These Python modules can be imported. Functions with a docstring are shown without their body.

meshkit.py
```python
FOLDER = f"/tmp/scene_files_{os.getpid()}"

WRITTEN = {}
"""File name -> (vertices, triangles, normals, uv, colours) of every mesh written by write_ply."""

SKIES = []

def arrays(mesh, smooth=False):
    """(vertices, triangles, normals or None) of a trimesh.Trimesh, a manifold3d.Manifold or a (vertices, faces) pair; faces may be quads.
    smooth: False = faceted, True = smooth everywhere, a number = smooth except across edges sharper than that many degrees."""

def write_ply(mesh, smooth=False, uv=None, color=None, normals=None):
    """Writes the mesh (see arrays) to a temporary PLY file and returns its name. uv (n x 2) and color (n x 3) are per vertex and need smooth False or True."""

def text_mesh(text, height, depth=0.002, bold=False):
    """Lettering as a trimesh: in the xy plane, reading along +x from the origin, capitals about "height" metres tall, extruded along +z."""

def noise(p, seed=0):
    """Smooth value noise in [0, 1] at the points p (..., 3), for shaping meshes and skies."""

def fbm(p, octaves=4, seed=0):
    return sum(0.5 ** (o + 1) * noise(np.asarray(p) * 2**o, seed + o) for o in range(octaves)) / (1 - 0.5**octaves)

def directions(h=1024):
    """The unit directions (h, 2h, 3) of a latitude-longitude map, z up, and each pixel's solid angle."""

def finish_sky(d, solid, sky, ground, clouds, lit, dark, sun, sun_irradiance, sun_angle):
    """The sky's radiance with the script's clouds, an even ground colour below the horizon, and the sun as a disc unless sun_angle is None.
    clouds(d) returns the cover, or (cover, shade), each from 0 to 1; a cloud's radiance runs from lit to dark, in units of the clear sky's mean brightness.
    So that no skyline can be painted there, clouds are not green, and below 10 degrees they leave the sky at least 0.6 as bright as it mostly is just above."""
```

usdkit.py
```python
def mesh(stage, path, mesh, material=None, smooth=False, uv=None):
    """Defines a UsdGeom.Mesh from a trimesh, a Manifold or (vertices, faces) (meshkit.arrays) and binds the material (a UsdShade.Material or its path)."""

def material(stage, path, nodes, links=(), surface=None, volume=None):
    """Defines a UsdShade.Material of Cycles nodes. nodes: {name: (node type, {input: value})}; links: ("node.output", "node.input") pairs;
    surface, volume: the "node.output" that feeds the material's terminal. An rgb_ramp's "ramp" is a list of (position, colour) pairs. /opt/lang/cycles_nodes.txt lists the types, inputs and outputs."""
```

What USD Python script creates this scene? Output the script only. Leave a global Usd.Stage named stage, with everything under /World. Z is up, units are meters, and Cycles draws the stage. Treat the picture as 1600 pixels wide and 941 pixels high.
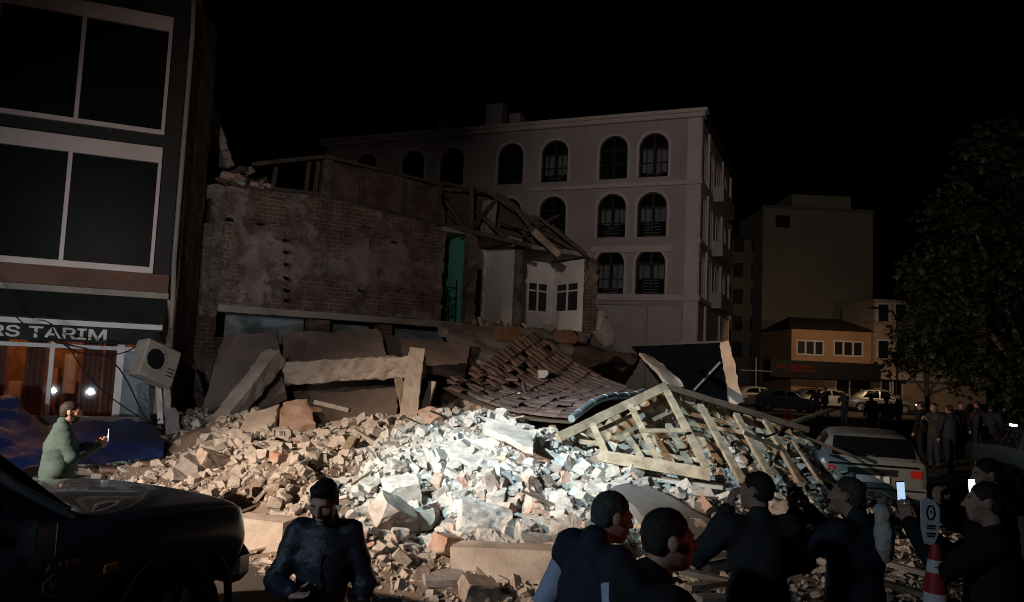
import math, random
import numpy as np, trimesh, usdkit, meshkit
from scipy.interpolate import RBFInterpolator
from scipy.spatial import ConvexHull
from pxr import Usd, UsdGeom, UsdLux, UsdShade, Gf, Sdf, Vt

stage = Usd.Stage.CreateInMemory()
stage.DefinePrim('/World', 'Xform')
stage.DefinePrim('/World/Looks', 'Scope')
A3 = np.array
rng = np.random.default_rng(7)

# ------------------------------------------------------------------ camera
# a phone held a little above head height, pitched up 4.65 degrees and rolled 2.6 degrees
EYE = A3([0, 0, 2.3]); PITCH, ROLL, FPX = math.radians(4.65), math.radians(2.6), 1200.0
FW = A3([0, math.cos(PITCH), math.sin(PITCH)]); UP0 = A3([0, -math.sin(PITCH), math.cos(PITCH)]); RT0 = A3([1.0, 0, 0])
RT = math.cos(ROLL) * RT0 + math.sin(ROLL) * UP0
UP = -math.sin(ROLL) * RT0 + math.cos(ROLL) * UP0
cam = UsdGeom.Camera.Define(stage, '/World/camera')
mtx = np.eye(4); mtx[0, :3], mtx[1, :3], mtx[2, :3], mtx[3, :3] = RT, UP, -FW, EYE
cam.AddTransformOp().Set(Gf.Matrix4d(mtx.tolist()))
cam.CreateHorizontalApertureAttr(36.0); cam.CreateFocalLengthAttr(27.0)
cam.CreateClippingRangeAttr(Gf.Vec2f(0.05, 2000))
cam.CreateExposureAttr(0.0)

def at(px, py, Y):
    d = FW + (px - 800) / FPX * RT - (py - 470.5) / FPX * UP
    return EYE + d * (Y / d[1])

# ------------------------------------------------------------------ sky (night) and moon
SUN = A3([-0.45, -0.55, 0.70]); SUN /= np.linalg.norm(SUN)
usdkit.material(stage, '/World/Looks/night_sky', {
    's': ('sky_texture', {'sky_type': 'single_scattering', 'sun_disc': False, 'sun_elevation': math.radians(-3.0), 'sun_rotation': math.atan2(SUN[0], SUN[1])}),
    'b': ('background_shader', {'strength': 0.0006})}, [('s.color', 'b.color')], surface='b.background')
dome = UsdLux.DomeLight.Define(stage, '/World/sky')
UsdShade.MaterialBindingAPI.Apply(dome.GetPrim()).Bind(UsdShade.Material.Get(stage, '/World/Looks/night_sky'))

def aim(prim, pos, target):
    z = A3(pos, float) - A3(target, float); z /= np.linalg.norm(z)
    x = np.cross([0, 0, 1] if abs(z[2]) < 0.99 else [0, 1, 0], z); x /= np.linalg.norm(x); y = np.cross(z, x)
    m = np.eye(4); m[0, :3], m[1, :3], m[2, :3], m[3, :3] = x, y, z, pos
    UsdGeom.Xformable(prim).AddTransformOp().Set(Gf.Matrix4d(m.tolist()))

moon = UsdLux.DistantLight.Define(stage, '/World/moon')
moon.CreateIntensityAttr(0.0012); moon.CreateAngleAttr(2.0); moon.CreateNormalizeAttr(True); moon.CreateColorAttr(Gf.Vec3f(1.0, 0.86, 0.78))
aim(moon, SUN * 50, (0, 0, 0))

def spot(path, pos, target, watts, color, cone=None, soft=0.6, radius=0.08):
    """a lamp: a small bright ball of light, narrowed to a cone by its reflector"""
    l = UsdLux.SphereLight.Define(stage, path)
    l.CreateRadiusAttr(radius); l.CreateIntensityAttr(watts); l.CreateNormalizeAttr(True); l.CreateColorAttr(Gf.Vec3f(*color))
    if cone:
        s = UsdLux.ShapingAPI.Apply(l.GetPrim()); s.CreateShapingConeAngleAttr(cone); s.CreateShapingConeSoftnessAttr(soft)
    aim(l, pos, target)
    return l

# ------------------------------------------------------------------ helpers
TAKEN = {}
def numbered(parent, name):
    k = (parent, name); n = TAKEN.get(k, 0); TAKEN[k] = n + 1
    return name if n == 0 else f'{name}_{n:03d}'

def xf(prim, loc=(0, 0, 0), rotz=0.0, mat=None, scale=None):
    X = UsdGeom.Xformable(prim)
    if mat is not None:
        X.AddTransformOp().Set(Gf.Matrix4d(np.asarray(mat).T.tolist())); return
    X.AddTranslateOp().Set(Gf.Vec3d(*map(float, loc)))
    if rotz: X.AddRotateZOp().Set(math.degrees(rotz))
    if scale: X.AddScaleOp().Set(Gf.Vec3f(*scale))

def tag(prim, label=None, cat=None, group=None, kind=None):
    for k, v in (('label', label), ('category', cat), ('group', group), ('kind', kind)):
        if v: prim.SetCustomDataByKey(k, v)
    return prim

def thing(name, label, cat, loc=(0, 0, 0), rotz=0.0, group=None, mat=None):
    p = '/World/' + numbered('/World', name)
    x = UsdGeom.Xform.Define(stage, p).GetPrim(); xf(x, loc, rotz, mat)
    tag(x, label, cat, group)
    return p

def obj(name, mesh, m, parent='/World', smooth=False, label=None, cat=None, group=None, kind=None):
    p = parent + '/' + numbered(parent, name)
    if isinstance(mesh, MB): mesh = mesh.get()
    pr = usdkit.mesh(stage, p, mesh, MATS[m], smooth).GetPrim()
    tag(pr, label, cat, group, kind)
    return p

def copy_of(src, name, loc, rotz, label, cat=None, group=None, scale=None):
    p = '/World/' + numbered('/World', name)
    x = UsdGeom.Xform.Define(stage, p).GetPrim()
    was = stage.GetPrimAtPath(src).GetCustomData()
    x.GetReferences().AddInternalReference(src); x.SetInstanceable(True)
    X = UsdGeom.Xformable(x); X.ClearXformOpOrder()
    for a in ('xformOp:translate', 'xformOp:rotateZ', 'xformOp:scale'):
        pass
    t = x.GetAttribute('xformOp:translate') or X.AddTranslateOp().GetAttr(); t.Set(Gf.Vec3d(*map(float, loc)))
    r = x.GetAttribute('xformOp:rotateZ')
    if not r: r = x.CreateAttribute('xformOp:rotateZ', Sdf.ValueTypeNames.Float)
    r.Set(math.degrees(rotz))
    order = ['xformOp:translate', 'xformOp:rotateZ']
    if scale:
        s = x.GetAttribute('xformOp:scale') or x.CreateAttribute('xformOp:scale', Sdf.ValueTypeNames.Float3); s.Set(Gf.Vec3f(*scale)); order.append('xformOp:scale')
    X.GetXformOpOrderAttr().Set(order)
    tag(x, label, cat or was.get('category'), group or was.get('group'))
    return p

def rot_between(a, b):
    return trimesh.geometry.align_vectors(a, b)[:3, :3]

def euler(rx, ry, rz):
    return trimesh.transformations.euler_matrix(rx, ry, rz, 'sxyz')[:3, :3]

class MB:
    """collects pieces that become ONE mesh"""
    def __init__(s): s.v, s.f, s.n = [], [], 0
    def add(s, v, f, R=None, t=None):
        v = np.asarray(v, float); f = np.asarray(f, int)
        if f.shape[1] == 4: f = np.vstack([f[:, [0, 1, 2]], f[:, [0, 2, 3]]])
        if R is not None: v = v @ np.asarray(R).T
        if t is not None: v = v + np.asarray(t)
        s.v.append(v); s.f.append(f + s.n); s.n += len(v); return s
    def mesh(s, m, R=None, t=None): return s.add(m.vertices, m.faces, R, t)
    def box(s, c, size, R=None, ch=0.0):
        return s.add(*cbox(size, ch), R, c)
    def span(s, a, b, ch=0.0):
        a, b = np.minimum(a, b), np.maximum(a, b)
        return s.box((a + b) / 2, b - a, None, ch)
    def beam(s, p0, p1, w, h, up=(0, 0, 1), ch=0.0):
        p0, p1 = A3(p0, float), A3(p1, float); d = p1 - p0; L = np.linalg.norm(d); d /= L
        x = np.cross(up, d); x = x / (np.linalg.norm(x) + 1e-9); z = np.cross(d, x)
        return s.add(*cbox((w, L, h), ch), np.stack([x, d, z], 1), (p0 + p1) / 2)
    def tube(s, pts, r, n=6):
        from_ = np.asarray(pts, float); t = np.gradient(from_, axis=0); t /= np.linalg.norm(t, axis=1, keepdims=True) + 1e-12
        a = np.cross(t, [0.13, 0.21, 0.97]); a /= np.linalg.norm(a, axis=1, keepdims=True) + 1e-12; b = np.cross(t, a)
        ang = np.arange(n) * 2 * np.pi / n
        v = from_[:, None] + np.broadcast_to(r, (len(from_),))[:, None, None] * (np.cos(ang)[None, :, None] * a[:, None] + np.sin(ang)[None, :, None] * b[:, None])
        i, j = np.meshgrid(np.arange(len(from_) - 1), np.arange(n), indexing='ij')
        q = np.stack([i * n + j, i * n + (j + 1) % n, (i + 1) * n + (j + 1) % n, (i + 1) * n + j], -1).reshape(-1, 4)
        f = np.vstack([q[:, [0, 1, 2]], q[:, [0, 2, 3]]]); vv = v.reshape(-1, 3)
        k = len(vv); vv = np.vstack([vv, from_[0], from_[-1]]); m = (len(from_) - 1) * n
        cap = [[k, (j + 1) % n, j] for j in range(n)] + [[k + 1, m + j, m + (j + 1) % n] for j in range(n)]
        return s.add(vv, np.vstack([f, cap]))
    def quad(s, a, b, c, d): return s.add([a, b, c, d], [[0, 1, 2, 3]])
    def get(s): return np.vstack(s.v), np.vstack(s.f)

def cbox(size, ch=0.0):
    """a box, its edges cut by ch where given"""
    x, y, z = A3(size, float) / 2
    if ch <= 0:
        m = trimesh.creation.box((2 * x, 2 * y, 2 * z)); return m.vertices, m.faces
    ch = min(ch, 0.45 * min(x, y, z) * 2)
    P = []
    for sx in (-1, 1):
        for sy in (-1, 1):
            for sz in (-1, 1):
                P += [(sx * x, sy * (y - ch), sz * (z - ch)), (sx * (x - ch), sy * y, sz * (z - ch)), (sx * (x - ch), sy * (y - ch), sz * z)]
    return hull(A3(P))

def hull(P):
    h = ConvexHull(P); P = np.asarray(P)
    f = h.simplices.copy(); c = P[h.vertices].mean(0)
    n = np.cross(P[f[:, 1]] - P[f[:, 0]], P[f[:, 2]] - P[f[:, 0]])
    flip = np.einsum('ij,ij->i', n, P[f[:, 0]] - c) < 0
    f[flip] = f[flip][:, ::-1]
    used, inv = np.unique(f, return_inverse=True)
    return P[used], inv.reshape(f.shape)

def grid_mesh(P):
    """P (n, m, 3) -> vertices, quads"""
    n, m = P.shape[:2]
    i, j = np.meshgrid(np.arange(n - 1), np.arange(m - 1), indexing='ij')
    return P.reshape(-1, 3), np.stack([i * m + j, (i + 1) * m + j, (i + 1) * m + j + 1, i * m + j + 1], -1).reshape(-1, 4)

def slab(size, cell=0.12, amp=0.02, seed=0, edge=0.0, sc=3.0):
    """a broken slab or wall piece: a box cut fine, its faces uneven and its rim ragged"""
    x, y, z = size
    m = trimesh.creation.box(size)
    v, f = trimesh.remesh.subdivide_to_size(m.vertices, m.faces, cell, max_iter=9)
    m = trimesh.Trimesh(v, f); m.merge_vertices(); v = m.vertices.copy()
    n = meshkit.fbm(v * sc + 31.7 + seed, 4, seed)[:, None] - 0.5
    n2 = np.stack([meshkit.fbm(v * sc * 1.7 + 11 * k, 3, seed + k) for k in range(3)], 1) - 0.5
    v += n * amp * 2 * np.sign(v) * np.minimum(1, np.abs(v) / (A3(size) / 2)) ** 4 + n2 * amp
    if edge:
        rim = np.maximum(np.abs(v[:, 0]) / (x / 2), np.abs(v[:, 1]) / (y / 2)) > 0.97
        v[rim, :2] *= 1 - edge * (meshkit.noise(v[rim] * [6, 6, 1] + seed) + 0.5 * meshkit.noise(v[rim] * [17, 17, 2] + seed))[:, None] / np.maximum(1, A3([x, y]) / 1.0)
    return v, m.faces

def text(s, h, depth=0.004, bold=False):
    return meshkit.text_mesh(s, h, depth, bold)

# ------------------------------------------------------------------ materials
MATS = {}
def M(name, c1, c2=None, scale=4.0, rough=0.85, bump=0.0, bscale=40.0, island=0.0, spec=0.25, metallic=0.0, lo=0.35, hi=0.65, coord='position', coat=0.0, rnd=0.0, extra=None):
    c2 = c2 or tuple(0.75 * x for x in c1)
    nodes = {'g': ('geometry', {}), 'n': ('noise_texture', {'scale': scale, 'detail': 6.0, 'roughness': 0.65}),
             'r': ('rgb_ramp', {'ramp': [(lo, c1), (hi, c2)]}), 'p': ('principled_bsdf', {'roughness': rough, 'specular_ior_level': spec, 'metallic': metallic, 'coat_weight': coat})}
    src = 'g.position'
    if coord == 'object':
        nodes['tc'] = ('texture_coordinate', {}); src = 'tc.object'
    links = [(src, 'n.vector'), ('n.fac', 'r.fac')]
    col = 'r.color'
    if island or rnd:
        nodes['oi'] = ('object_info', {})
        nodes['ml'] = ('map_range', {'from_min': 0.0, 'from_max': 1.0, 'to_min': 1 - (island or rnd), 'to_max': 1 + 0.5 * (island or rnd)})
        nodes['mx'] = ('vector_math', {'math_type': 'scale'})
        links += [('g.random_per_island' if island else 'oi.random', 'ml.value'), (col, 'mx.vector1'), ('ml.result', 'mx.scale')]
        col = 'mx.vector'
    links.append((col, 'p.base_color'))
    if bump:
        nodes['bn'] = ('noise_texture', {'scale': bscale, 'detail': 5.0, 'roughness': 0.7})
        nodes['b'] = ('bump', {'strength': 0.9, 'distance': bump})
        links += [(src, 'bn.vector'), ('bn.fac', 'b.height'), ('b.normal', 'p.normal')]
    MATS[name] = usdkit.material(stage, '/World/Looks/' + name, nodes, links, surface='p.BSDF')

def EM(name, color, strength):
    MATS[name] = usdkit.material(stage, '/World/Looks/' + name, {'e': ('emission', {'color': color, 'strength': strength})}, [], surface='e.emission')

def PANE(name, tint=(0.9, 0.95, 1.0), rough=0.02, ior=1.5):
    MATS[name] = usdkit.material(stage, '/World/Looks/' + name, {
        't': ('transparent_bsdf', {'color': tint}), 'gl': ('glossy_bsdf', {'color': (1, 1, 1), 'roughness': rough}), 'f': ('fresnel', {'IOR': ior}), 'm': ('mix_closure', {})},
        [('f.fac', 'm.fac'), ('t.BSDF', 'm.closure1'), ('gl.BSDF', 'm.closure2')], surface='m.closure')

def BRICK(name, axes, b1, b2, mortar, plaster, cover, dirt=(0.10, 0.09, 0.08), pscale=0.55):
    """weathered brickwork with patches of old plaster left on it; axes: which object coordinates run along and up"""
    k = {'x': 'x', 'y': 'y', 'z': 'z'}
    nodes = {'tc': ('texture_coordinate', {}), 'sx': ('separate_xyz', {}), 'cx': ('combine_xyz', {}),
             'wob': ('noise_texture', {'scale': 2.2, 'detail': 3.0}), 'wv': ('vector_math', {'math_type': 'multiply_add', 'vector2': (0.05, 0.05, 0.0)}),
             'br': ('brick_texture', {'color1': b1, 'color2': b2, 'mortar': mortar, 'scale': 1.0, 'mortar_size': 0.018, 'mortar_smooth': 0.25, 'brick_width': 0.27, 'row_height': 0.105, 'bias': -0.1}),
             'n': ('noise_texture', {'scale': pscale, 'detail': 8.0, 'roughness': 0.68}),
             'pm': ('rgb_ramp', {'ramp': [(cover - 0.02, (0, 0, 0)), (cover + 0.02, (1, 1, 1))]}),
             'st': ('noise_texture', {'scale': 1.7, 'detail': 6.0, 'roughness': 0.7}), 'sr': ('rgb_ramp', {'ramp': [(0.38, (0.45, 0.43, 0.42)), (0.62, (1.0, 1.0, 1.0))]}),
             'mx': ('mix_color', {'b': plaster}), 'ms': ('mix_color', {'blend_type': 'multiply', 'fac': 1.0}),
             'fn': ('noise_texture', {'scale': 30.0, 'detail': 4.0}), 'h1': ('math', {'math_type': 'multiply_add', 'value2': 0.6}), 'h2': ('math', {'math_type': 'maximum'}), 'h3': ('math', {'math_type': 'multiply_add', 'value2': 0.5}),
             'inv': ('math', {'math_type': 'subtract', 'value1': 1.0}),
             'b': ('bump', {'strength': 1.0, 'distance': 0.05}), 'p': ('principled_bsdf', {'roughness': 0.92, 'specular_ior_level': 0.15})}
    links = [('tc.object', 'sx.vector'), ('sx.' + axes[0], 'cx.x'), ('sx.' + axes[1], 'cx.y'), ('tc.object', 'wob.vector'), ('wob.color', 'wv.vector1'), ('cx.vector', 'wv.vector3'),
             ('wv.vector', 'br.vector'), ('tc.object', 'n.vector'), ('n.fac', 'pm.fac'), ('pm.color', 'mx.fac'), ('br.color', 'mx.a'), ('tc.object', 'st.vector'), ('st.fac', 'sr.fac'),
             ('mx.result', 'ms.a'), ('sr.color', 'ms.b'), ('ms.result', 'p.base_color'), ('tc.object', 'fn.vector'),
             ('br.fac', 'inv.value2'), ('inv.value', 'h1.value1'), ('pm.color', 'h2.value1'), ('h1.value', 'h2.value2'), ('fn.fac', 'h3.value1'), ('h2.value', 'h3.value3'), ('h3.value', 'b.height'), ('b.normal', 'p.normal')]
    MATS[name] = usdkit.material(stage, '/World/Looks/' + name, nodes, links, surface='p.BSDF')

M('dust_ground', (0.24, 0.19, 0.15), (0.15, 0.12, 0.10), 1.3, 0.95, 0.02, 25)
M('street', (0.075, 0.068, 0.062), (0.045, 0.042, 0.040), 0.6, 0.9, 0.006, 60)
MATS['rubble_mix'] = usdkit.material(stage, '/World/Looks/rubble_mix', {'g': ('geometry', {}), 'r': ('rgb_ramp', {'ramp': [(0.0, (0.46, 0.43, 0.39)), (0.22, (0.36, 0.32, 0.28)), (0.24, (0.34, 0.20, 0.145)), (0.36, (0.27, 0.165, 0.125)), (0.38, (0.29, 0.28, 0.27)), (0.55, (0.40, 0.36, 0.32)), (0.75, (0.58, 0.55, 0.51)), (1.0, (0.30, 0.25, 0.21))], 'interpolate': True}),
    'n': ('noise_texture', {'scale': 14.0, 'detail': 6.0, 'roughness': 0.7}), 'nr': ('rgb_ramp', {'ramp': [(0.35, (0.62, 0.60, 0.58)), (0.62, (1.0, 1.0, 1.0))]}), 'm': ('mix_color', {'blend_type': 'multiply', 'fac': 1.0}),
    'bn': ('noise_texture', {'scale': 60.0, 'detail': 5.0}), 'b': ('bump', {'strength': 0.9, 'distance': 0.012}), 'p': ('principled_bsdf', {'roughness': 0.95, 'specular_ior_level': 0.15})},
    [('g.random_per_island', 'r.fac'), ('g.position', 'n.vector'), ('n.fac', 'nr.fac'), ('r.color', 'm.a'), ('nr.color', 'm.b'), ('m.result', 'p.base_color'), ('g.position', 'bn.vector'), ('bn.fac', 'b.height'), ('b.normal', 'p.normal')], surface='p.BSDF')
M('chunk_plaster', (0.56, 0.53, 0.49), (0.36, 0.31, 0.27), 7.0, 0.95, 0.016, 45)
M('chunk_mortar', (0.46, 0.42, 0.37), (0.27, 0.20, 0.165), 8.0, 0.95, 0.018, 45)
M('chunk_brick', (0.35, 0.20, 0.145), (0.44, 0.35, 0.28), 4.0, 0.95, 0.012, 40)
M('chunk_concrete', (0.38, 0.36, 0.34), (0.27, 0.25, 0.24), 4.0, 0.92, 0.010, 55)
M('concrete_old', (0.36, 0.31, 0.27), (0.22, 0.19, 0.17), 1.6, 0.93, 0.012, 30)
M('concrete_pale', (0.52, 0.47, 0.41), (0.36, 0.31, 0.27), 2.2, 0.92, 0.012, 34)
M('slab_grey', (0.20, 0.195, 0.185), (0.14, 0.135, 0.13), 1.5, 0.93, 0.010, 40)
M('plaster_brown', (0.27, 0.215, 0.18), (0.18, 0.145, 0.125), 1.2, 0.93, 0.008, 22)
M('plaster_white', (0.74, 0.71, 0.66), (0.60, 0.57, 0.53), 1.1, 0.9, 0.003, 30)
M('plaster_green', (0.12, 0.50, 0.38), (0.09, 0.40, 0.31), 1.5, 0.85, 0.003, 30)
M('plaster_blue', (0.30, 0.36, 0.40), (0.07, 0.09, 0.10), 0.9, 0.8, 0.004, 25)
M('timber_pale', (0.42, 0.345, 0.25), (0.19, 0.15, 0.105), 4.5, 0.88, 0.008, 50)
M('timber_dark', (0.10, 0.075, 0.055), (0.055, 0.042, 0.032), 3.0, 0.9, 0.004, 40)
M('timber_grey', (0.38, 0.36, 0.33), (0.24, 0.22, 0.20), 3.0, 0.88, 0.004, 40)
for i, (a, b) in enumerate([((0.092, 0.058, 0.049), (0.06, 0.040, 0.036)), ((0.074, 0.048, 0.042), (0.05, 0.035, 0.032)), ((0.108, 0.072, 0.06), (0.072, 0.050, 0.044)), ((0.062, 0.042, 0.038), (0.044, 0.032, 0.029))]):
    M(f'clay_tile_{i}', a, b, 7.0, 0.85, 0.004, 50)
M('tile_underside', (0.52, 0.43, 0.31), (0.36, 0.29, 0.20), 5.0, 0.9, 0.005, 40)
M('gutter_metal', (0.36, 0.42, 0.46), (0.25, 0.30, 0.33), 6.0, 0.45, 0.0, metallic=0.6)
M('hotel_wall', (0.46, 0.405, 0.39), (0.34, 0.295, 0.285), 0.35, 0.9, 0.004, 30)
M('hotel_trim', (0.62, 0.54, 0.50), (0.52, 0.45, 0.42), 0.8, 0.85)
M('hotel_frame', (0.025, 0.022, 0.02), None, 4, 0.5)
M('curtain_lace', (0.50, 0.46, 0.44), (0.36, 0.33, 0.32), 3.0, 0.95)
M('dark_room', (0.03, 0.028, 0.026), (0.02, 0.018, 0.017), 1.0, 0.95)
M('shutter_metal', (0.48, 0.42, 0.38), (0.40, 0.35, 0.32), 1.0, 0.6)
M('aluminium', (0.52, 0.45, 0.43), (0.45, 0.39, 0.37), 2.0, 0.5, metallic=0.2)
M('white_frame', (0.76, 0.72, 0.70), (0.66, 0.62, 0.60), 2.0, 0.6)
M('fascia_brown', (0.17, 0.09, 0.06), (0.11, 0.06, 0.045), 2.0, 0.8)
M('black_cladding', (0.018, 0.017, 0.018), (0.012, 0.012, 0.012), 1.0, 0.6)
M('awning_cloth', (0.022, 0.026, 0.024), (0.014, 0.017, 0.016), 2.0, 0.85)
M('lettering_white', (0.66, 0.64, 0.60), (0.55, 0.53, 0.5), 3.0, 0.7)
M('tarp_blue', (0.022, 0.045, 0.20), (0.012, 0.026, 0.12), 2.0, 0.55, 0.01, 12, spec=0.5)
M('ac_casing', (0.36, 0.32, 0.27), (0.26, 0.23, 0.20), 3.0, 0.6)
M('black_plastic', (0.015, 0.015, 0.016), None, 4, 0.45)
M('black_rubber', (0.018, 0.018, 0.018), None, 4, 0.85)
M('cable_black', (0.015, 0.014, 0.014), None, 4, 0.6)
M('steel_rail', (0.05, 0.05, 0.05), None, 5, 0.5, metallic=0.6)
M('stain_orange', (0.17, 0.085, 0.045), (0.10, 0.06, 0.04), 3.0, 0.9)
BRICK('brick_front', 'xz', (0.235, 0.14, 0.105), (0.155, 0.10, 0.08), (0.30, 0.255, 0.22), (0.32, 0.26, 0.235), 0.515)
BRICK('brick_left', 'xz', (0.17, 0.12, 0.10), (0.14, 0.10, 0.085), (0.24, 0.21, 0.185), (0.24, 0.205, 0.185), 0.5)
BRICK('brick_panel', 'xz', (0.19, 0.115, 0.09), (0.14, 0.09, 0.075), (0.16, 0.13, 0.115), (0.2, 0.16, 0.14), 0.66)
BRICK('brick_side', 'yz', (0.21, 0.12, 0.095), (0.16, 0.09, 0.075), (0.2, 0.17, 0.15), (0.25, 0.2, 0.18), 0.52)
M('window_glass', (0.02, 0.022, 0.024), None, 2, 0.35, spec=0.4)
M('tower_glass', (0.006, 0.009, 0.010), None, 2, 0.3, spec=0.035)
M('shop_interior', (0.30, 0.17, 0.10), (0.12, 0.07, 0.05), 2.5, 0.9)
PANE('shop_glass')
M('curtain_rust', (0.20, 0.075, 0.042), (0.13, 0.05, 0.03), 3, .9)
EM('bulb_warm', (1.0, 0.62, 0.30), 9.0)
PANE('hotel_glass', (.8, .82, .85), .03)
M('far_block', (0.30, 0.26, 0.18), (0.25, 0.22, 0.155), .3, .95)
M('far_block_dark', (0.20, 0.175, 0.135), (0.16, 0.14, 0.11), .3, .95)
M('orange_render', (0.55, 0.33, 0.19), (0.47, 0.28, 0.16), .6, .9)
M('tan_render', (0.50, 0.38, 0.30), (0.42, 0.32, 0.25), .6, .9)
EM('sign_red', (1.0, 0.10, 0.04), .07)
M('decal_copper', (0.42, 0.20, 0.12), None, 3, .5)

# ------------------------------------------------------------------ ground and rubble mound
gs = 3.0
gx, gy = np.meshgrid(np.concatenate([[-900, -200, -60], np.arange(-30, 31, 3.0), [60, 200, 900]]), np.concatenate([[-60, -20], np.arange(-6, 81, 3.0), [120, 300, 900]]), indexing='ij')
obj('ground', grid_mesh(np.stack([gx, gy, np.zeros_like(gx)], -1)), 'street', kind='structure')

CTRL = [(-8, 6.5, -.25), (-5, 7.2, -.2), (-3, 8.6, -.04), (-1.3, 7.5, -.05), (0, 7.1, -.05), (1.5, 6.8, -.05), (3, 6.6, -.05), (5, 7.5, -.1), (7.5, 9, -.15), (8, 13, -.1), (9, 17, -.1), (9, 22, -.1), (-8.5, 12, -.05), (-8.5, 9, -.1), (-7.2, 14.2, .05), (-9.5, 16, -.1),
        (5.2, 9.6, .06), (6.6, 11.5, .02), (5.2, 8.4, -.02), (4.6, 10.6, .25), (3.8, 8.6, .1), (2.4, 7.8, .1), (1.2, 8.1, .15)]
for px, py, d in [(700, 720, 11), (700, 652, 14), (430, 690, 13), (380, 655, 14.5), (250, 745, 12), (600, 785, 9.8), (500, 705, 12.5), (850, 765, 10), (960, 720, 11), (330, 705, 13), (560, 690, 13.6), (800, 655, 14),
                  (1000, 765, 10), (1080, 745, 11), (1200, 745, 12), (1250, 705, 14), (760, 820, 9), (480, 790, 10), (420, 760, 11), (820, 700, 12), (640, 700, 12), (900, 700, 12)]:
    p = at(px, py, d); CTRL.append(tuple(p))
CTRL += [(-4, 17, .75), (-2.6, 16.2, .55), (-3.6, 15.9, .6), (-1.6, 17, .8), (0, 17, 1.5), (2.6, 18, 1.6), (4.5, 16, 1.0), (6, 17, .25), (-5.8, 15.5, .9), (-6.4, 16.8, 1.0), (0, 21, 1.7), (-5, 21, .8), (-2.5, 19, .8), (3.5, 21.5, 1.2), (5, 14, .75)]
CTRL = A3(CTRL)
_rbf = RBFInterpolator(CTRL[:, :2], CTRL[:, 2], kernel='linear', smoothing=0.02)
def base_h(xy): return _rbf(np.atleast_2d(xy))
mx_, my_ = np.meshgrid(np.arange(-9.4, 9.5, 0.11), np.arange(6.4, 22.0, 0.11), indexing='ij')
mz = base_h(np.stack([mx_.ravel(), my_.ravel()], 1)).reshape(mx_.shape)
q = np.stack([mx_, my_, np.zeros_like(mx_)], -1)
mz = mz + np.clip(mz, 0, 0.35) / 0.35 * ((meshkit.fbm(q * 1.3, 4, 3) - 0.5) * 0.75 + (meshkit.fbm(q * 4.0, 3, 9) - 0.5) * 0.34)
mz = np.maximum(mz, -0.08)
mz[0] = mz[-1] = -0.08; mz[:, 0] = mz[:, -1] = -0.08
obj('rubble_mound', grid_mesh(np.stack([mx_, my_, mz], -1)), 'dust_ground', smooth=True, kind='structure')
def H(x, y):
    i = np.clip((np.asarray(x) + 9.4) / 0.11, 0, mx_.shape[0] - 2); j = np.clip((np.asarray(y) - 6.4) / 0.11, 0, mx_.shape[1] - 2)
    a, b = i.astype(int), j.astype(int); s, t = i - a, j - b
    return (mz[a, b] * (1 - s) + mz[a + 1, b] * s) * (1 - t) + (mz[a, b + 1] * (1 - s) + mz[a + 1, b + 1] * s) * t

def onH(px, py, dz=0.0, far=20.0):
    """where the line of sight through a pixel meets the heap"""
    Y = np.arange(6.6, far, 0.04); d = FW + (px - 800) / FPX * RT - (py - 470.5) / FPX * UP
    P = EYE + d * (Y / d[1])[:, None]; k = np.nonzero(P[:, 2] < H(P[:, 0], P[:, 1]) + dz)[0]
    return P[k[0]] if len(k) else P[-1]

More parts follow.
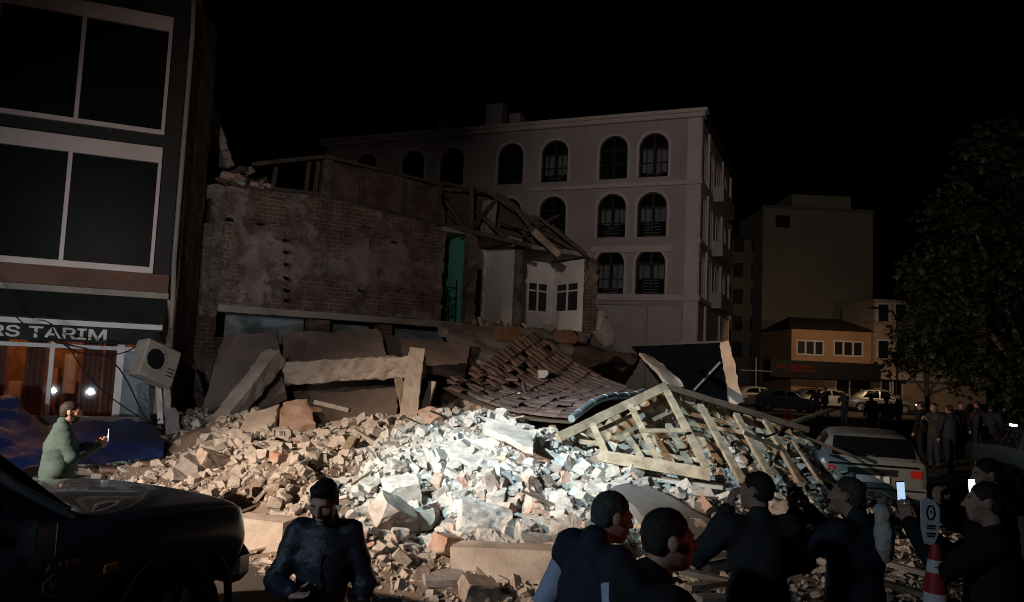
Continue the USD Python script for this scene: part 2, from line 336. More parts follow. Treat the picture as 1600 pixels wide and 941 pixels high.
# ------------------------------------------------------------------ the half-collapsed brick house
from shapely.geometry import Polygon, box as sbox
from shapely import affinity
def plate(poly, thick, y0=0.0, cell=None, amp=0.0, seed=0, ):
    """an upright wall: the outline (x along, z up) made thick from y0 inwards"""
    m = trimesh.creation.extrude_polygon(poly, thick, engine='earcut')
    v, f = m.vertices[:, [0, 2, 1]] * [1, 1, 1], m.faces[:, ::-1]
    v = v.copy(); v[:, 1] += y0
    if cell:
        v, f = trimesh.remesh.subdivide_to_size(v, f, cell, max_iter=10)
        m = trimesh.Trimesh(v, f); m.merge_vertices(); v, f = m.vertices.copy(), m.faces
        n = meshkit.fbm(v * [2.2, 2.2, 2.6] + seed, 4, seed) - 0.5
        n2 = meshkit.noise(v * [9, 9, 14] + seed, seed) - 0.5
        v[:, 1] += (n * 1.2 + n2 * 0.5) * amp
        v[:, 0] += (meshkit.noise(v * [1, 3, 13] + 5 + seed, seed) - 0.5) * amp * 1.0
        v[:, 2] += (meshkit.noise(v * [7, 3, 1] + 15 + seed, seed) - 0.5) * amp * 0.9
    return v, f
def toothed(x, z0, z1, step=0.15, d=0.12, seed=1):
    r = np.random.default_rng(seed); n = int(abs(z1 - z0) / step); s = np.sign(z1 - z0); out = []
    for k in range(n):
        dx = r.uniform(-d, d) * 0.6; out += [(x + dx, z0 + s * k * step), (x + dx, z0 + s * (k + 1) * step - s * 0.005)]
    return out

RO_, RA = (-7.4, 18.5, 0.0), math.atan2(0.543, 0.84)
RU, RV = A3([math.cos(RA), math.sin(RA), 0]), A3([-math.sin(RA), math.cos(RA), 0])
ruin = thing('ruined_house', 'half collapsed old brick house with bare peeling brick gable wall and torn open upper rooms', 'ruin', RO_, RA)
def inruin(p): p = A3(p) - A3(RO_); return A3([p @ RU, p @ RV, p[2]])
w = Polygon([(0.3, 3.42)] + [(6.35, 3.42)] + toothed(6.42, 3.45, 6.1, 0.15, 0.08, 2) + [(6.35, 6.16), (2.9, 6.44), (2.86, 6.46), (1.4, 6.38), (0.3, 6.34)])
for q_ in ((445, 378), (446, 396), (446, 415), (447, 436), (447, 455), (448, 470), (405, 352), (358, 345), (560, 455), (612, 380)):
    hp_ = inruin(at(*q_, 18.5 + (q_[0] - 320) * .0095)); w = w.difference(sbox(hp_[0] - .11, hp_[2] - .045, hp_[0] + .10, hp_[2] + .045))
obj('wall', plate(w, 0.35, 0.0, 0.11, 0.06, 1), 'brick_front', ruin, 35, label='bare brick side wall with peeling plaster patches')
w = Polygon([(-0.42, 0.0), (0.296, 0.0), (0.296, 6.32), (0.1, 6.36), (-0.42, 6.22)]).difference(sbox(-0.28, 5.35, -0.02, 5.95))
obj('wall', plate(w, 0.4, 0.03, 0.11, 0.05, 5), 'brick_left', ruin, 35, label='grimy corner pier with a small blind window')
obj('window', MB().span((-0.28, 0.2, 5.35), (-0.02, 0.24, 5.95)), 'hotel_frame', ruin)
obj('wall', plate(Polygon([(0.3, 2.6), (0.62, 2.65), (0.52, 1.2), (0.6, 0), (0.3, 0)]), 0.3, 0.05, 0.1, 0.05, 6), 'brick_left', ruin, 35)
obj('pilaster', plate(Polygon([(2.80, 3.43), (2.95, 3.43), (2.96, 6.4), (2.82, 6.42)]), 0.1, -0.035, 0.1, 0.04, 7), 'brick_left', ruin, 35)
obj('string_course', plate(Polygon([(4.4, 4.18), (6.1, 4.10), (6.1, 4.17), (4.4, 4.26)]), 0.1, -0.04, 0.1, 0.03, 8), 'brick_left', ruin, 35)
# floor edge and the dark shop floor below it
obj('floor_slab', slab((7.1, 1.9, 0.17), 0.16, 0.02, 8), 'concrete_old', ruin, 35) 
UsdGeom.Xformable(stage.GetPrimAtPath(ruin + '/floor_slab')).AddTranslateOp().Set(Gf.Vec3d(3.86, 0.9, 3.33))
for k, (a, b, z0, c) in enumerate([(0.62, 2.62, 2.2, 'plaster_blue'), (3.25, 4.5, 2.2, 'plaster_blue'), (5.05, 7.15, 2.2, 'plaster_blue')]):
    obj('shop_panel', MB().span((a, 0.55 + 0.1 * k, z0), (b, 0.60 + 0.1 * k, 3.22)), c, ruin)
obj('back_wall', MB().span((-0.3, 1.9, 0), (12.2, 2.05, 5.9)), 'plaster_brown', ruin)
for a, b in ((2.62, 3.25), (4.55, 5.02), (7.15, 7.5)):
    obj('pier', plate(Polygon([(a, 0.5), (b, 0.5), (b - 0.03, 3.22), (a + 0.02, 3.22)]), 0.3, 0.18, 0.12, 0.04, int(a * 7)), 'brick_left', ruin, 35)
# upper gable: three brick panels between timber posts
for k, (a, b, za, zb) in enumerate([(2.98, 3.76, 7.44, 7.42), (3.88, 5.02, 7.44, 7.38), (5.14, 6.16, 7.36, 7.28)]):
    obj('brick_panel', plate(Polygon([(a, 6.52 - 0.085 * (a - 2.9)), (b, 6.52 - 0.085 * (b - 2.9)), (b, zb), (a, za)]), 0.16, 0.08, 0.12, 0.025, 20 + k), 'brick_panel', ruin, 35)
for a in (3.82, 5.08, 6.20):
    obj('post', MB().span((a - 0.06, 0.04, 6.2), (a + 0.06, 0.2, 7.46 - 0.04 * (a - 3)), 0.01), 'timber_dark', ruin)
obj('pier', plate(Polygon([(2.70, 6.4), (2.96, 6.4), (2.96, 7.5), (2.86, 7.56), (2.72, 7.46)]), 0.22, 0.05, 0.1, 0.04, 31), 'brick_left', ruin, 35)
obj('rail', MB().beam((2.95, 0.06, 6.46), (6.3, 0.06, 6.2), 0.2, 0.07), 'timber_dark', ruin)
obj('rail', MB().beam((2.75, 0.1, 7.55), (6.25, 0.1, 7.36), 0.22, 0.08), 'timber_dark', ruin)
obj('rail', MB().beam((0.4, 0.15, 6.42), (2.8, 0.15, 6.52), 0.14, 0.12), 'timber_dark', ruin)
obj('rail', MB().beam((0.9, 0.15, 7.02), (2.75, 0.12, 7.56), 0.12, 0.1), 'timber_dark', ruin)
for a, h in ((1.45, 7.05), (2.3, 7.35), (2.55, 7.4)):
    obj('post', MB().beam((a, 0.15, 6.45), (a + 0.05, 0.15, h), 0.1, 0.1, (0, 1, 0)), 'timber_dark', ruin)
rr = np.random.default_rng(77)
for k in range(22):
    u_, z_ = rr.uniform(0.2, 1.6), 0; s_ = rr.uniform(0.1, 0.3)
    v_ = A3(cbox((s_ * 1.5, s_, s_ * 0.6), 0.02)[0]) if False else None
    mbk = MB().box((u_, rr.uniform(0.1, 0.5), 6.45 + 0.5 * rr.random() * (1 - abs(u_ - 0.9))), (s_ * 1.6, s_, s_ * 0.5), euler(rr.uniform(-.5, .5), rr.uniform(-.5, .5), rr.uniform(0, 3)), 0.02)
    obj('loose_brick', mbk, ['chunk_concrete', 'brick_panel', 'chunk_brick'][k % 3], ruin)
# torn-open rooms on the right
def room_wall(name, p, q, z0, z1, m, th=0.12, **k):
    p, q = A3([*p, 0.0]), A3([*q, 0.0]); d = (q - p)[:2]; L = np.hypot(*d); a = math.atan2(d[1], d[0])
    v, f = plate(k.pop('poly', None) or sbox(0, z0, L, z1), th, -th / 2, k.pop('cell', 0.25), k.pop('amp', 0.02), k.pop('seed', 3))
    v = v @ euler(0, 0, a).T + p
    return obj(name, (v, f), m, ruin, 35, **k)
room_wall('partition_wall', (7.14, 0.05), (7.14, 1.85), 3.4, 6.0, 'plaster_green', label='bright green painted room wall')
obj('back_wall', MB().span((6.2, 1.78, 3.42), (7.08, 1.86, 6.0)), 'plaster_green', ruin)
obj('pier', plate(Polygon([(7.08, 3.42)] + [(7.36, 3.42)] + toothed(7.37, 3.5, 6.0, 0.15, 0.06, 4) + [(7.08, 6.05)]), 0.3, -0.26, 0.1, 0.03, 41), 'brick_left', ruin, 35)
room_wall('partition_wall', (8.93, 0.05), (8.93, 1.85), 3.4, 5.95, 'plaster_white', label='white painted room wall')
obj('pier', plate(Polygon([(8.86, 3.42), (9.0, 3.42)] + toothed(9.0, 3.5, 5.95, 0.15, 0.06, 14) + [(8.86, 5.98)]), 0.26, -0.22, 0.1, 0.03, 43), 'brick_left', ruin, 35)
obj('back_wall', MB().span((7.42, 1.76, 3.42), (8.86, 1.84, 5.95)), 'plaster_white', ruin)
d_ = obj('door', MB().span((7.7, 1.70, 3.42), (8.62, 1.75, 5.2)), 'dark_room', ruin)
obj('frame', MB().span((7.62, 1.69, 3.42), (7.70, 1.755, 5.28)).span((8.62, 1.69, 3.42), (8.70, 1.755, 5.28)).span((7.70, 1.69, 5.2), (8.62, 1.755, 5.28)), 'timber_dark', d_)
# bay with two windows
def four_pane(parent, P, ax, w_, h_, name='window'):
    """a wooden window of four panes; P: lower left corner, ax: along the wall"""
    ax = A3(ax, float); up = A3([0, 0, 1.0]); nn = np.cross(ax, up); R = np.stack([ax, -nn, up], 1)
    mb = MB()
    for a, b in (((0, -.03, 0), (w_, .03, .06)), ((0, -.03, h_ - .06), (w_, .03, h_)), ((0, -.03, .06), (.06, .03, h_ - .06)), ((w_ - .06, -.03, .06), (w_, .03, h_ - .06)), ((w_ / 2 - .03, -.028, .06), (w_ / 2 + .03, .028, h_ - .06)), ((.06, -.027, h_ * .68), (w_ / 2 - .03, .027, h_ * .68 + .05)), ((w_ / 2 + .03, -.027, h_ * .68), (w_ - .06, .027, h_ * .68 + .05))):
        a, b = A3(a), A3(b); mb.box(R @ ((a + b) / 2) + P, b - a, R)
    wp = obj(name, mb, 'white_frame', parent)
    for i in (0, 1):
        for z0, z1 in ((.06, h_ * .68), (h_ * .68 + .05, h_ - .06)):
            c = A3([w_ * (.25 + .5 * i), .0, (z0 + z1) / 2]); obj('pane', MB().box(R @ c + P, (w_ / 2 - .09, .008, z1 - z0), R), 'window_glass', wp)
    return wp
pw = sbox(0, 3.4, 1.8, 5.8).difference(sbox(0.32, 4.08, 1.6, 5.1))
room_wall('partition_wall', (11.63, 0.0), (11.63, 1.8), 3.4, 5.8, 'plaster_white', poly=pw, label='white bay wall with a four pane window')
four_pane(ruin, A3([11.63, 1.6, 4.08]), (0, -1, 0), 1.28, 1.02)
pw = sbox(9.2, 3.42, 11.6, 5.85).difference(sbox(10.54, 4.05, 11.40, 5.1))
obj('back_wall', plate(pw, 0.08, 1.74, 0.3, 0.01, 3), 'plaster_white', ruin, 35)
four_pane(ruin, A3([10.54, 1.77, 4.05]), (1, 0, 0), 0.86, 1.05)
obj('pier', plate(Polygon([(11.56, 3.2), (11.95, 3.1)] + toothed(11.86, 3.2, 5.75, 0.16, 0.08, 24) + [(11.56, 5.8)]), 0.32, -0.3, 0.1, 0.04, 47), 'brick_left', ruin, 35)
obj('pier', plate(Polygon([(11.6, 2.2), (12.25, 2.3), (12.5, 2.9), (12.35, 3.6), (12.0, 4.1), (11.9, 3.5), (11.6, 3.3)]), 0.4, -0.5, 0.1, 0.08, 49), 'concrete_old', ruin, 35, label='broken lump of plastered brickwork at the house end')
for a, b, z in ((6.25, 7.5, 6.0), (7.3, 9.05, 6.0), (9.0, 11.8, 5.86)):
    v, f = slab((b - a, 2.0, 0.13), 0.16, 0.03, int(a * 3)); obj('ceiling', (v + [(a + b) / 2, 0.9, z + 0.06], f), 'concrete_old', ruin, 35)
obj('pier', MB().box((8.2, 0.6, 6.65), (0.34, 0.34, 1.25), euler(0.02, 0.03, 0.1), 0.02), 'plaster_brown', ruin, label='plastered chimney stub above the open rooms')
for p0, p1, w_ in [((690, 305, 23), (745, 382, 22.5), .12), ((737, 288, 23), (738, 375, 23), .14), ((694, 352, 22), (830, 385, 22.6), .16), ((722, 372, 22.3), (775, 312, 23.4), .1), ((745, 330, 23), (790, 372, 22.6), .12), ((800, 318, 24), (868, 404, 23.6), .14), ((842, 340, 24.5), (920, 402, 24.2), .1), ((822, 352, 24), (900, 392, 24.6), .12), ((812, 372, 23.6), (872, 336, 25), .1), ((835, 362, 23.5), (876, 400, 23.2), .26), ((760, 300, 24), (850, 360, 24.6), .1), ((862, 352, 24.5), (935, 412, 25), .08), ((700, 330, 22.8), (735, 372, 22.6), .08), ((800, 345, 23.5), (842, 392, 24), .09), ((778, 345, 23.2), (862, 372, 24.0), .1), ((690, 286, 23), (760, 300, 24), .12)]:
    obj('roof_beam', MB().beam(inruin(at(*p0)), inruin(at(*p1)), w_, w_ * 0.8), 'timber_dark' if w_ < .2 else 'timber_pale', ruin)
# iron bed end left in the green room
bed = thing('bed_frame', 'black iron bed frame standing upright against the green room wall', 'bed frame', tuple(A3(RO_) + RU * 6.72 + RV * 0.25 + [0, 0, 3.44]), RA)
mb = MB(); 
for x_ in (0, .3): obj('leg', MB().beam((x_, 0, 0), (x_ + .04, .1, 1.25 if x_ else 1.0), .035, .035, (0, 1, 0)), 'steel_rail', bed)
for z_ in (.15, .5, .68, 1.0): obj('rail', MB().beam((0, .05, z_), (.33, .05, z_ + .03), .03, .03), 'steel_rail', bed)
for k in range(4): mb.beam((.06 + .06 * k, .05, .15), (.08 + .06 * k, .06, .5), .012, .012, (0, 1, 0))
obj('grille', mb, 'steel_rail', bed)

# ------------------------------------------------------------------ fallen pieces in front of the house
def panel(name, cs, th, m, label, cat, group=None, n=14, amp=0.05, seed=0, smooth=35, rag=0.06):
    """a slab through four corners (top left, top right, bottom right, bottom left), given a thickness behind it"""
    a, b, c, d = [A3(x, float) for x in cs]; cen = (a + b + c + d) / 4
    nn = np.cross(b - a, d - a); nn /= np.linalg.norm(nn)
    if nn @ (EYE - cen) < 0: nn = -nn
    s, t = np.meshgrid(np.linspace(0, 1, n), np.linspace(0, 1, n), indexing='ij')
    P = (1 - s)[..., None] * (1 - t)[..., None] * a + s[..., None] * (1 - t)[..., None] * b + s[..., None] * t[..., None] * c + (1 - s)[..., None] * t[..., None] * d
    P = P - cen
    e = (meshkit.fbm(P * 2.1 + seed * 3.1, 4, seed) - 0.5)[..., None]
    out = np.maximum(np.abs(s - .5), np.abs(t - .5)) > 0.49
    w3 = np.stack([meshkit.fbm(P * 4 + 9 * k + seed, 3, seed + k) - .5 for k in range(3)], -1)
    Ff = P + nn * e * amp * 2; Ff[out] += w3[out] * rag * 2.2
    Bk = Ff - nn * th
    top, q1 = grid_mesh(Ff); bot, q2 = grid_mesh(Bk); N = n * n
    idx = np.arange(N).reshape(n, n)
    ring = np.concatenate([idx[:, 0], idx[-1, 1:], idx[-2::-1, -1], idx[0, -2:0:-1]])
    side = np.stack([ring, np.roll(ring, -1), np.roll(ring, -1) + N, ring + N], 1)
    v = np.vstack([top, bot]); f = np.vstack([q1, q2[:, ::-1] + N, side])
    tri = np.vstack([f[:, [0, 1, 2]], f[:, [0, 2, 3]]])
    mm = trimesh.Trimesh(v, tri, process=False); trimesh.repair.fix_normals(mm)
    p = thing(name, label, cat, tuple(cen), 0, group) if False else None
    pr = obj(name, (mm.vertices, mm.faces), m, smooth=smooth, label=label, cat=cat, group=group)
    xf(stage.GetPrimAtPath(pr), tuple(cen)); return pr
E4 = lambda *c: [at(*x) for x in c]
EH = lambda dz, *c: [onH(*x, dz) for x in c]
panel('fallen_slab', E4((440, 522, 18.4), (592, 514, 18.9), (606, 562, 17.9), (446, 574, 17.4)), 0.18, 'plaster_brown', 'brown plastered slab tipped forward under the left part of the broken floor', 'slab', seed=3)
panel('fallen_slab', E4((350, 526, 18.2), (432, 519, 18.3), (446, 612, 16.6), (296, 694, 15.2)), 0.2, 'plaster_brown', 'large grey brown wall panel leaning beside the corner pier and diagonal beam', 'slab', seed=5, amp=0.06)
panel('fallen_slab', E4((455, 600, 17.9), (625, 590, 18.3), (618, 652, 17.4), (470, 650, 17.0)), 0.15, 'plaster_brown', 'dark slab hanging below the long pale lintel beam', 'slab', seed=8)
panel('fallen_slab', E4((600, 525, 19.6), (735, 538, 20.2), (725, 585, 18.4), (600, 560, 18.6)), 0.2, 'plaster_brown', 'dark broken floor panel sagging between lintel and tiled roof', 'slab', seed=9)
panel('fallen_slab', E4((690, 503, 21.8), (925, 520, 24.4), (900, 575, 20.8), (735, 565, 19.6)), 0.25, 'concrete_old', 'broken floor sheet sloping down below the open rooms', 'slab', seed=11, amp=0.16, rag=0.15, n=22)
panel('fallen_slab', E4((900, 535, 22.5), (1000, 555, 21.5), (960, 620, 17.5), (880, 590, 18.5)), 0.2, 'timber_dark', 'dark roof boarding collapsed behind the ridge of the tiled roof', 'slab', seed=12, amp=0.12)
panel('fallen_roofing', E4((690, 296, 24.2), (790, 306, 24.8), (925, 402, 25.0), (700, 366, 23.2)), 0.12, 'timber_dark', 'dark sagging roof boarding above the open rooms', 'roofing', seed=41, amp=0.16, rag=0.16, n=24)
def ragged_beam(name, p0, p1, w_, h_, m, label, cat='beam', seed=0, group=None, cell=0.09, amp=0.03):
    p0, p1 = A3(p0), A3(p1); d = p1 - p0; L = np.linalg.norm(d); d /= L
    x = np.cross([0, 0, 1.0], d); x /= np.linalg.norm(x); z = np.cross(d, x)
    v, f = slab((w_, L, h_), cell, amp, seed, 0.0, 4.0); m4 = np.eye(4); m4[:3, :3] = np.stack([x, d, z], 1); m4[:3, 3] = (p0 + p1) / 2
    pr = obj(name, (v, f), m, smooth=30, label=label, cat=cat, group=group); xf(stage.GetPrimAtPath(pr), mat=m4); return pr
ragged_beam('concrete_beam', at(430, 556, 16.7), at(332, 682, 15.0), .36, .36, 'concrete_pale', 'broken concrete beam standing diagonally before the leaning wall panel', seed=1, amp=0.05)
ragged_beam('concrete_beam', at(445, 583, 16.9), at(662, 572, 17.5), .3, .47, 'concrete_pale', 'long pale lintel beam with ragged underside across the collapsed shop front', seed=2, amp=0.085)
ragged_beam('concrete_beam', at(652, 552, 17.2), at(634, 690, 15.4), .34, .34, 'concrete_pale', 'broken post standing under the right end of the long pale lintel', seed=4)
ragged_beam('timber_plank', at(622, 592, 17.0), at(634, 648, 16.6), .16, .08, 'timber_pale', 'short pale plank propped beside the standing broken post', 'plank', 5, amp=.008)
ragged_beam('timber_plank', at(676, 600, 16.8), at(662, 646, 16.2), .14, .12, 'concrete_pale', 'pale splintered stub right of the standing broken post', 'plank', 6, amp=.02)
ragged_beam('timber_plank', at(492, 628, 15.6), at(546, 641, 15.4), .1, .08, 'timber_grey', 'grey stick lying in the hollow below the dark hanging slab', 'plank', 7, amp=.008)
ragged_beam('concrete_beam', at(372, 829, 9.05), at(452, 838, 8.9), .32, .36, 'concrete_pale', 'pale concrete kerb block lying between the pickup front and the man with the phone', seed=9, amp=.015)
ragged_beam('concrete_beam', at(712, 874, 8.35), at(905, 884, 7.9), .32, .33, 'concrete_pale', 'pale squared concrete beam lying at the front foot of the rubble heap', seed=10, amp=.018)
panel('fallen_slab', EH(.22, (945, 768), (1008, 752), (1142, 822), (1095, 858)), 0.12, 'slab_grey', 'dark grey flat slab sloping across the right foot of the heap', 'slab', seed=21, amp=0.03, rag=0.08)
panel('fallen_slab', EH(.12, (1070, 838), (1148, 840), (1160, 875), (1085, 890)), 0.1, 'slab_grey', 'small grey slab tucked under the edge of the large flat slab', 'slab', seed=22, amp=0.02, rag=0.08)
panel('fallen_slab', EH(.1, (655, 690), (790, 684), (915, 722), (760, 738)), 0.08, 'chunk_plaster', 'white plaster sheet lying nearly flat on top of the heap', 'slab', seed=23, amp=0.03, rag=0.09)
panel('fallen_slab', EH(.3, (765, 655), (838, 678), (832, 702), (752, 668)), 0.1, 'chunk_plaster', 'pale striped slab tilted on the crest beside the tiled roof', 'slab', seed=24, amp=0.02)
panel('fallen_slab', E4((795, 640, 14.0), (835, 648, 13.8), (848, 668, 13.2), (800, 668, 13.2)), 0.1, 'chunk_concrete', 'small grey blue slab beside the lower corner of the tiled roof', 'slab', seed=25, amp=0.03)
ragged_beam('concrete_beam', at(770, 652, 13.9), at(808, 622, 14.4), .26, .24, 'chunk_plaster', 'short stub of white masonry pointing up at the crest of the heap', seed=12)
panel('fallen_slab', E4((384, 648, 14.2), (438, 632, 14.5), (420, 672, 13.6), (372, 690, 13.4)), 0.3, 'concrete_pale', 'flat faced block of plastered wall left of the split brick lump', 'slab', seed=26, amp=0.02)
panel('fallen_slab', E4((440, 630, 14.4), (478, 622, 14.7), (492, 665, 13.9), (436, 672, 13.7)), 0.45, 'chunk_brick', 'split lump of red brickwork beside the flat faced plastered block', 'slab', seed=27, amp=0.08)
# white window frame broken off, standing in the heap
fr = thing('broken_window_frame', 'white broken timber window frame sticking out of the heap behind the man with the phone', 'window frame', (0, 0, 0))
P0, P1 = at(553, 672, 12.6), at(632, 722, 12.0); P2, P3 = at(548, 700, 12.2), at(600, 738, 11.8)
obj('rail', MB().beam(P0, P1, .07, .07), 'timber_grey', fr)
for t in (.12, .55, .85): obj('post', MB().beam(P0 + (P1 - P0) * t, P2 + (P3 - P2) * t, .06, .05, (0, 1, 0)), 'timber_grey', fr)
ragged_beam('timber_plank', at(552, 684, 12.3), at(524, 732, 11.5), .13, .05, 'timber_pale', 'tan plank leaning beside the white broken window frame', 'plank', 31, amp=.006)

# ------------------------------------------------------------------ shop house on the left
SU = A3([2.7, 1.07, 0]); SU /= np.linalg.norm(SU); SA = math.atan2(SU[1], SU[0]); SV = A3([-SU[1], SU[0], 0]); SO = A3([-7.55, 16.5, 0])
shop = thing('shop_house', 'tall black clad shop house with wide aluminium windows and a lit shop at street level', 'building', tuple(SO), SA)
def S(u, v, z): return SO + SU * u + SV * v + [0, 0, z]
def frame_window(z0, z1, u0, u1, mull, head, sill):
    wp = obj('window', MB().span((u0, -.10, z1), (u1, .02, z1 + head)).span((u0, -.08, z0 - sill), (u1, .02, z0)).span((u1 - .07, -.075, z0), (u1, .02, z1)), 'aluminium', shop)
    edges = [u0] + list(mull) + [u1 - .07]
    for m_ in mull: obj('mullion', MB().span((m_ - .04, -.07, z0), (m_ + .04, .02, z1)), 'aluminium', wp)
    for a, b in zip(edges[:-1], edges[1:]):
        obj('pane', MB().span((a + .04 * (a in mull), -.02, z0), (b - .04 * (b in mull), -.01, z1)), 'tower_glass', wp)
frame_window(7.0, 9.2, -6.5, -.2, (-5.0, -3.45, -1.9), .33, .10)
frame_window(4.0, 6.27, -6.5, -.2, (-5.0, -3.45, -1.93), .34, .13)
obj('wall', MB().span((-6.6, .0, 9.535), (.13, .3, 10.1)).span((-6.6, 0.0, 6.62), (.13, .3, 6.895)).span((-.196, .0, 3.87), (.13, .3, 6.615)).span((-.196, 0, 6.9), (.13, .3, 9.53)), 'black_cladding', shop)
obj('eave', MB().span((-6.8, -.35, 10.1), (.35, .6, 10.28)), 'fascia_brown', shop)
obj('fascia', MB().span((-6.6, -.06, 3.47), (.13, .3, 3.865)), 'fascia_brown', shop)
obj('ledge', MB().span((-6.6, -.12, 3.34), (.15, .3, 3.465)), 'concrete_old', shop)
obj('drain_pipe', MB().tube([(.17, -.06, 10.0), (.2, -.06, 9.2), (.2, -.06, 4.2), (.24, -.05, 3.4), (.24, -.05, 2.7)], .05, 8), 'concrete_old', shop)
wl = lambda p: A3([(A3(p) - SO) @ SU, (A3(p) - SO) @ SV, p[2]])
# the side wall towards the ruin, bare brick
a_, b_ = wl((-7.40, 16.62, 0)), wl((-7.52, 18.3, 0))
v, f = plate(sbox(0, 0, 1.7, 10.1), .3, 0.0, .16, .03, 61); ang = math.atan2(b_[1] - a_[1], b_[0] - a_[0])
obj('side_wall', (v @ euler(0, 0, ang).T + a_ * [1, 1, 0], f), 'brick_left', shop, 35, label='bare brick flank wall facing the ruin')
obj('corner_pier', MB().box(wl(at(285, 300, 17.0)) * [1, 1, 0] + [.0, 0, 3.1], (.16, .2, 6.2), None, .02), 'concrete_old', shop)
# street-level shop front
obj('ceiling', MB().span((-6.6, .02, 2.62), (.1, 3.6, 2.72)), 'dark_room', shop)
obj('inner_wall', MB().span((-6.6, 3.4, 0), (.1, 3.5, 2.62)).span((-.02, .3, 0), (.08, 3.4, 2.62)), 'shop_interior', shop)
wfr = obj('shop_window', MB().span((-6.6, .2, 2.2), (.02, .28, 2.28)).span((-6.6, .2, .3), (.02, .28, .8)), 'white_frame', shop)
for a, b in ((-5.2, .07), (-3.6, .07), (-1.97, .08), (-.70, .14)):
    obj('mullion', MB().span((a - b / 2, .19, .8), (a + b / 2, .275, 2.2)).span((a - b / 2, .19, 2.28), (a + b / 2, .275, 2.6)), 'white_frame', wfr)
us = [-6.6, -5.2, -3.6, -1.97, -.70]
for a, b in zip(us[:-1], us[1:]):
    obj('pane', MB().span((a + .05, .235, .8), (b - .06, .24, 2.2)), 'shop_glass', wfr); obj('pane', MB().span((a + .05, .235, 2.28), (b - .06, .24, 2.6)), 'shop_glass', wfr)
obj('door_panel', MB().span((-.63, .21, .2), (.02, .27, 2.2)), 'plaster_blue', shop)
obj('pane', MB().span((-.63, .235, 2.28), (.02, .24, 2.6)), 'shop_glass', wfr)
obj('pillar', MB().span((.03, -.02, 0), (.30, .3, 3.33)), 'concrete_old', shop)
# curtains and shelves inside
r2 = np.random.default_rng(5)
for k, u_ in enumerate((-3.35, -2.6, -1.55, -1.1)):
    x_ = np.linspace(0, .42, 22); P = np.stack([np.stack([u_ + x_, 1.1 + .035 * np.sin(x_ * 60 + k), np.full_like(x_, z_)], -1) for z_ in (.6, 2.5)], 1)
    obj('curtain', grid_mesh(P), 'curtain_rust', shop, smooth=True)
for k in range(9):
    u_ = -3.4 + .36 * k; obj('shelf_goods', MB().box((u_, 2.6 + .3 * r2.random(), 1.0 + .6 * r2.random()), (.25, .25, .5 + .5 * r2.random()), None, .02), ['shop_interior', 'plaster_brown', 'chunk_brick'][k % 3], shop)
# awning with its lettered valance
aw = obj('awning', MB().add([(-6.6, -.02, 3.33), (.12, -.02, 3.33), (.12, -.5, 2.80), (-6.6, -.5, 2.80), (-6.6, -.02, 3.30), (.12, -.02, 3.30), (.12, -.5, 2.77), (-6.6, -.5, 2.77)], [[0, 3, 2, 1], [4, 5, 6, 7], [0, 1, 5, 4], [2, 3, 7, 6], [1, 2, 6, 5], [3, 0, 4, 7]]), 'awning_cloth', shop)
obj('trim', MB().span((-6.6, -.53, 2.66), (.1, -.5, 2.765)), 'lettering_white', aw)
obj('valance', MB().span((-6.6, -.52, 2.33), (.08, -.5, 2.657)), 'awning_cloth', aw)
tx = text('ÖRS TARIM', .21, .012, True); ga, gb = text('ÖRS', .21, .012, True), text('TARIM', .21, .012, True); TX0, TX1 = tx.bounds
ga.apply_translation([TX0[0] - ga.bounds[0][0], 0, 0]); gb.apply_translation([TX1[0] - gb.bounds[1][0], 0, 0]); tx.apply_transform(trimesh.transformations.rotation_matrix(math.pi / 2, [1, 0, 0]))
sx = 1.72 / (tx.bounds[1][0] - tx.bounds[0][0] + .0); sc_ = 2.36 / (tx.bounds[1][0] - tx.bounds[0][0]); tx.apply_scale([sc_, 1, 1]); tx.apply_translation([-.92 - tx.bounds[1][0], -.521, 2.385 - tx.bounds[0][2]])
for g_ in (ga, gb):
    g_.apply_transform(trimesh.transformations.rotation_matrix(math.pi / 2, [1, 0, 0])); g_.apply_scale([sc_, 1, 1]); g_.apply_translation([-.92 - TX1[0] * sc_, -.521, 2.385 - TX0[1]]); obj('lettering', (g_.vertices, g_.faces), 'lettering_white', aw)
# warm lamps inside the shop
for u_ in (-3.05, -4.6):
    lp = thing('ceiling_lamp', 'small bright warm lamp glowing under the shop ceiling' if u_ > -4 else 'second warm ceiling lamp deeper to the left in the shop', 'lamp', tuple(S(u_, 1.2, 2.2)), SA)
    s_ = trimesh.creation.icosphere(2, .055); obj('bulb', (s_.vertices, s_.faces), 'bulb_warm', lp, True)
    obj('holder', MB().tube([(0, 0, .05), (0, 0, .42)], .02, 8), 'black_plastic', lp)
for k, u_ in enumerate((-2.9, -1.0)):
    spot(f'/World/shop_lamp_light_{k}', tuple(S(u_, 1.6, 2.38)), tuple(S(u_, 1.6, 0)), 14.0, (1.0, 0.36, 0.12))

# outdoor air conditioner hanging askew
AR = euler(0.0, math.radians(20), 0) @ np.eye(3)
m4 = np.eye(4); m4[:3, :3] = np.stack([SU, SV, [0, 0, 1.0]], 1) @ euler(math.radians(-8), math.radians(20), math.radians(38)); m4[:3, 3] = at(242, 568, 15.1)
ac = thing('air_conditioner', 'beige outdoor air conditioner hanging askew beside the shop awning', 'air conditioner', mat=m4)
obj('casing', MB().box((0, 0, 0), (.80, .36, .74), None, .03), 'ac_casing', ac)
ring = trimesh.creation.annulus(.2, .235, .03); ring.apply_transform(trimesh.transformations.rotation_matrix(math.pi / 2, [1, 0, 0])); obj('fan_ring', (ring.vertices + [-.14, -.185, .02], ring.faces), 'ac_casing', ac, 30)
ds = trimesh.creation.cylinder(.2, .02); ds.apply_transform(trimesh.transformations.rotation_matrix(math.pi / 2, [1, 0, 0])); obj('fan', (ds.vertices + [-.14, -.182, .02], ds.faces), 'black_plastic', ac, 30)
g_ = MB()
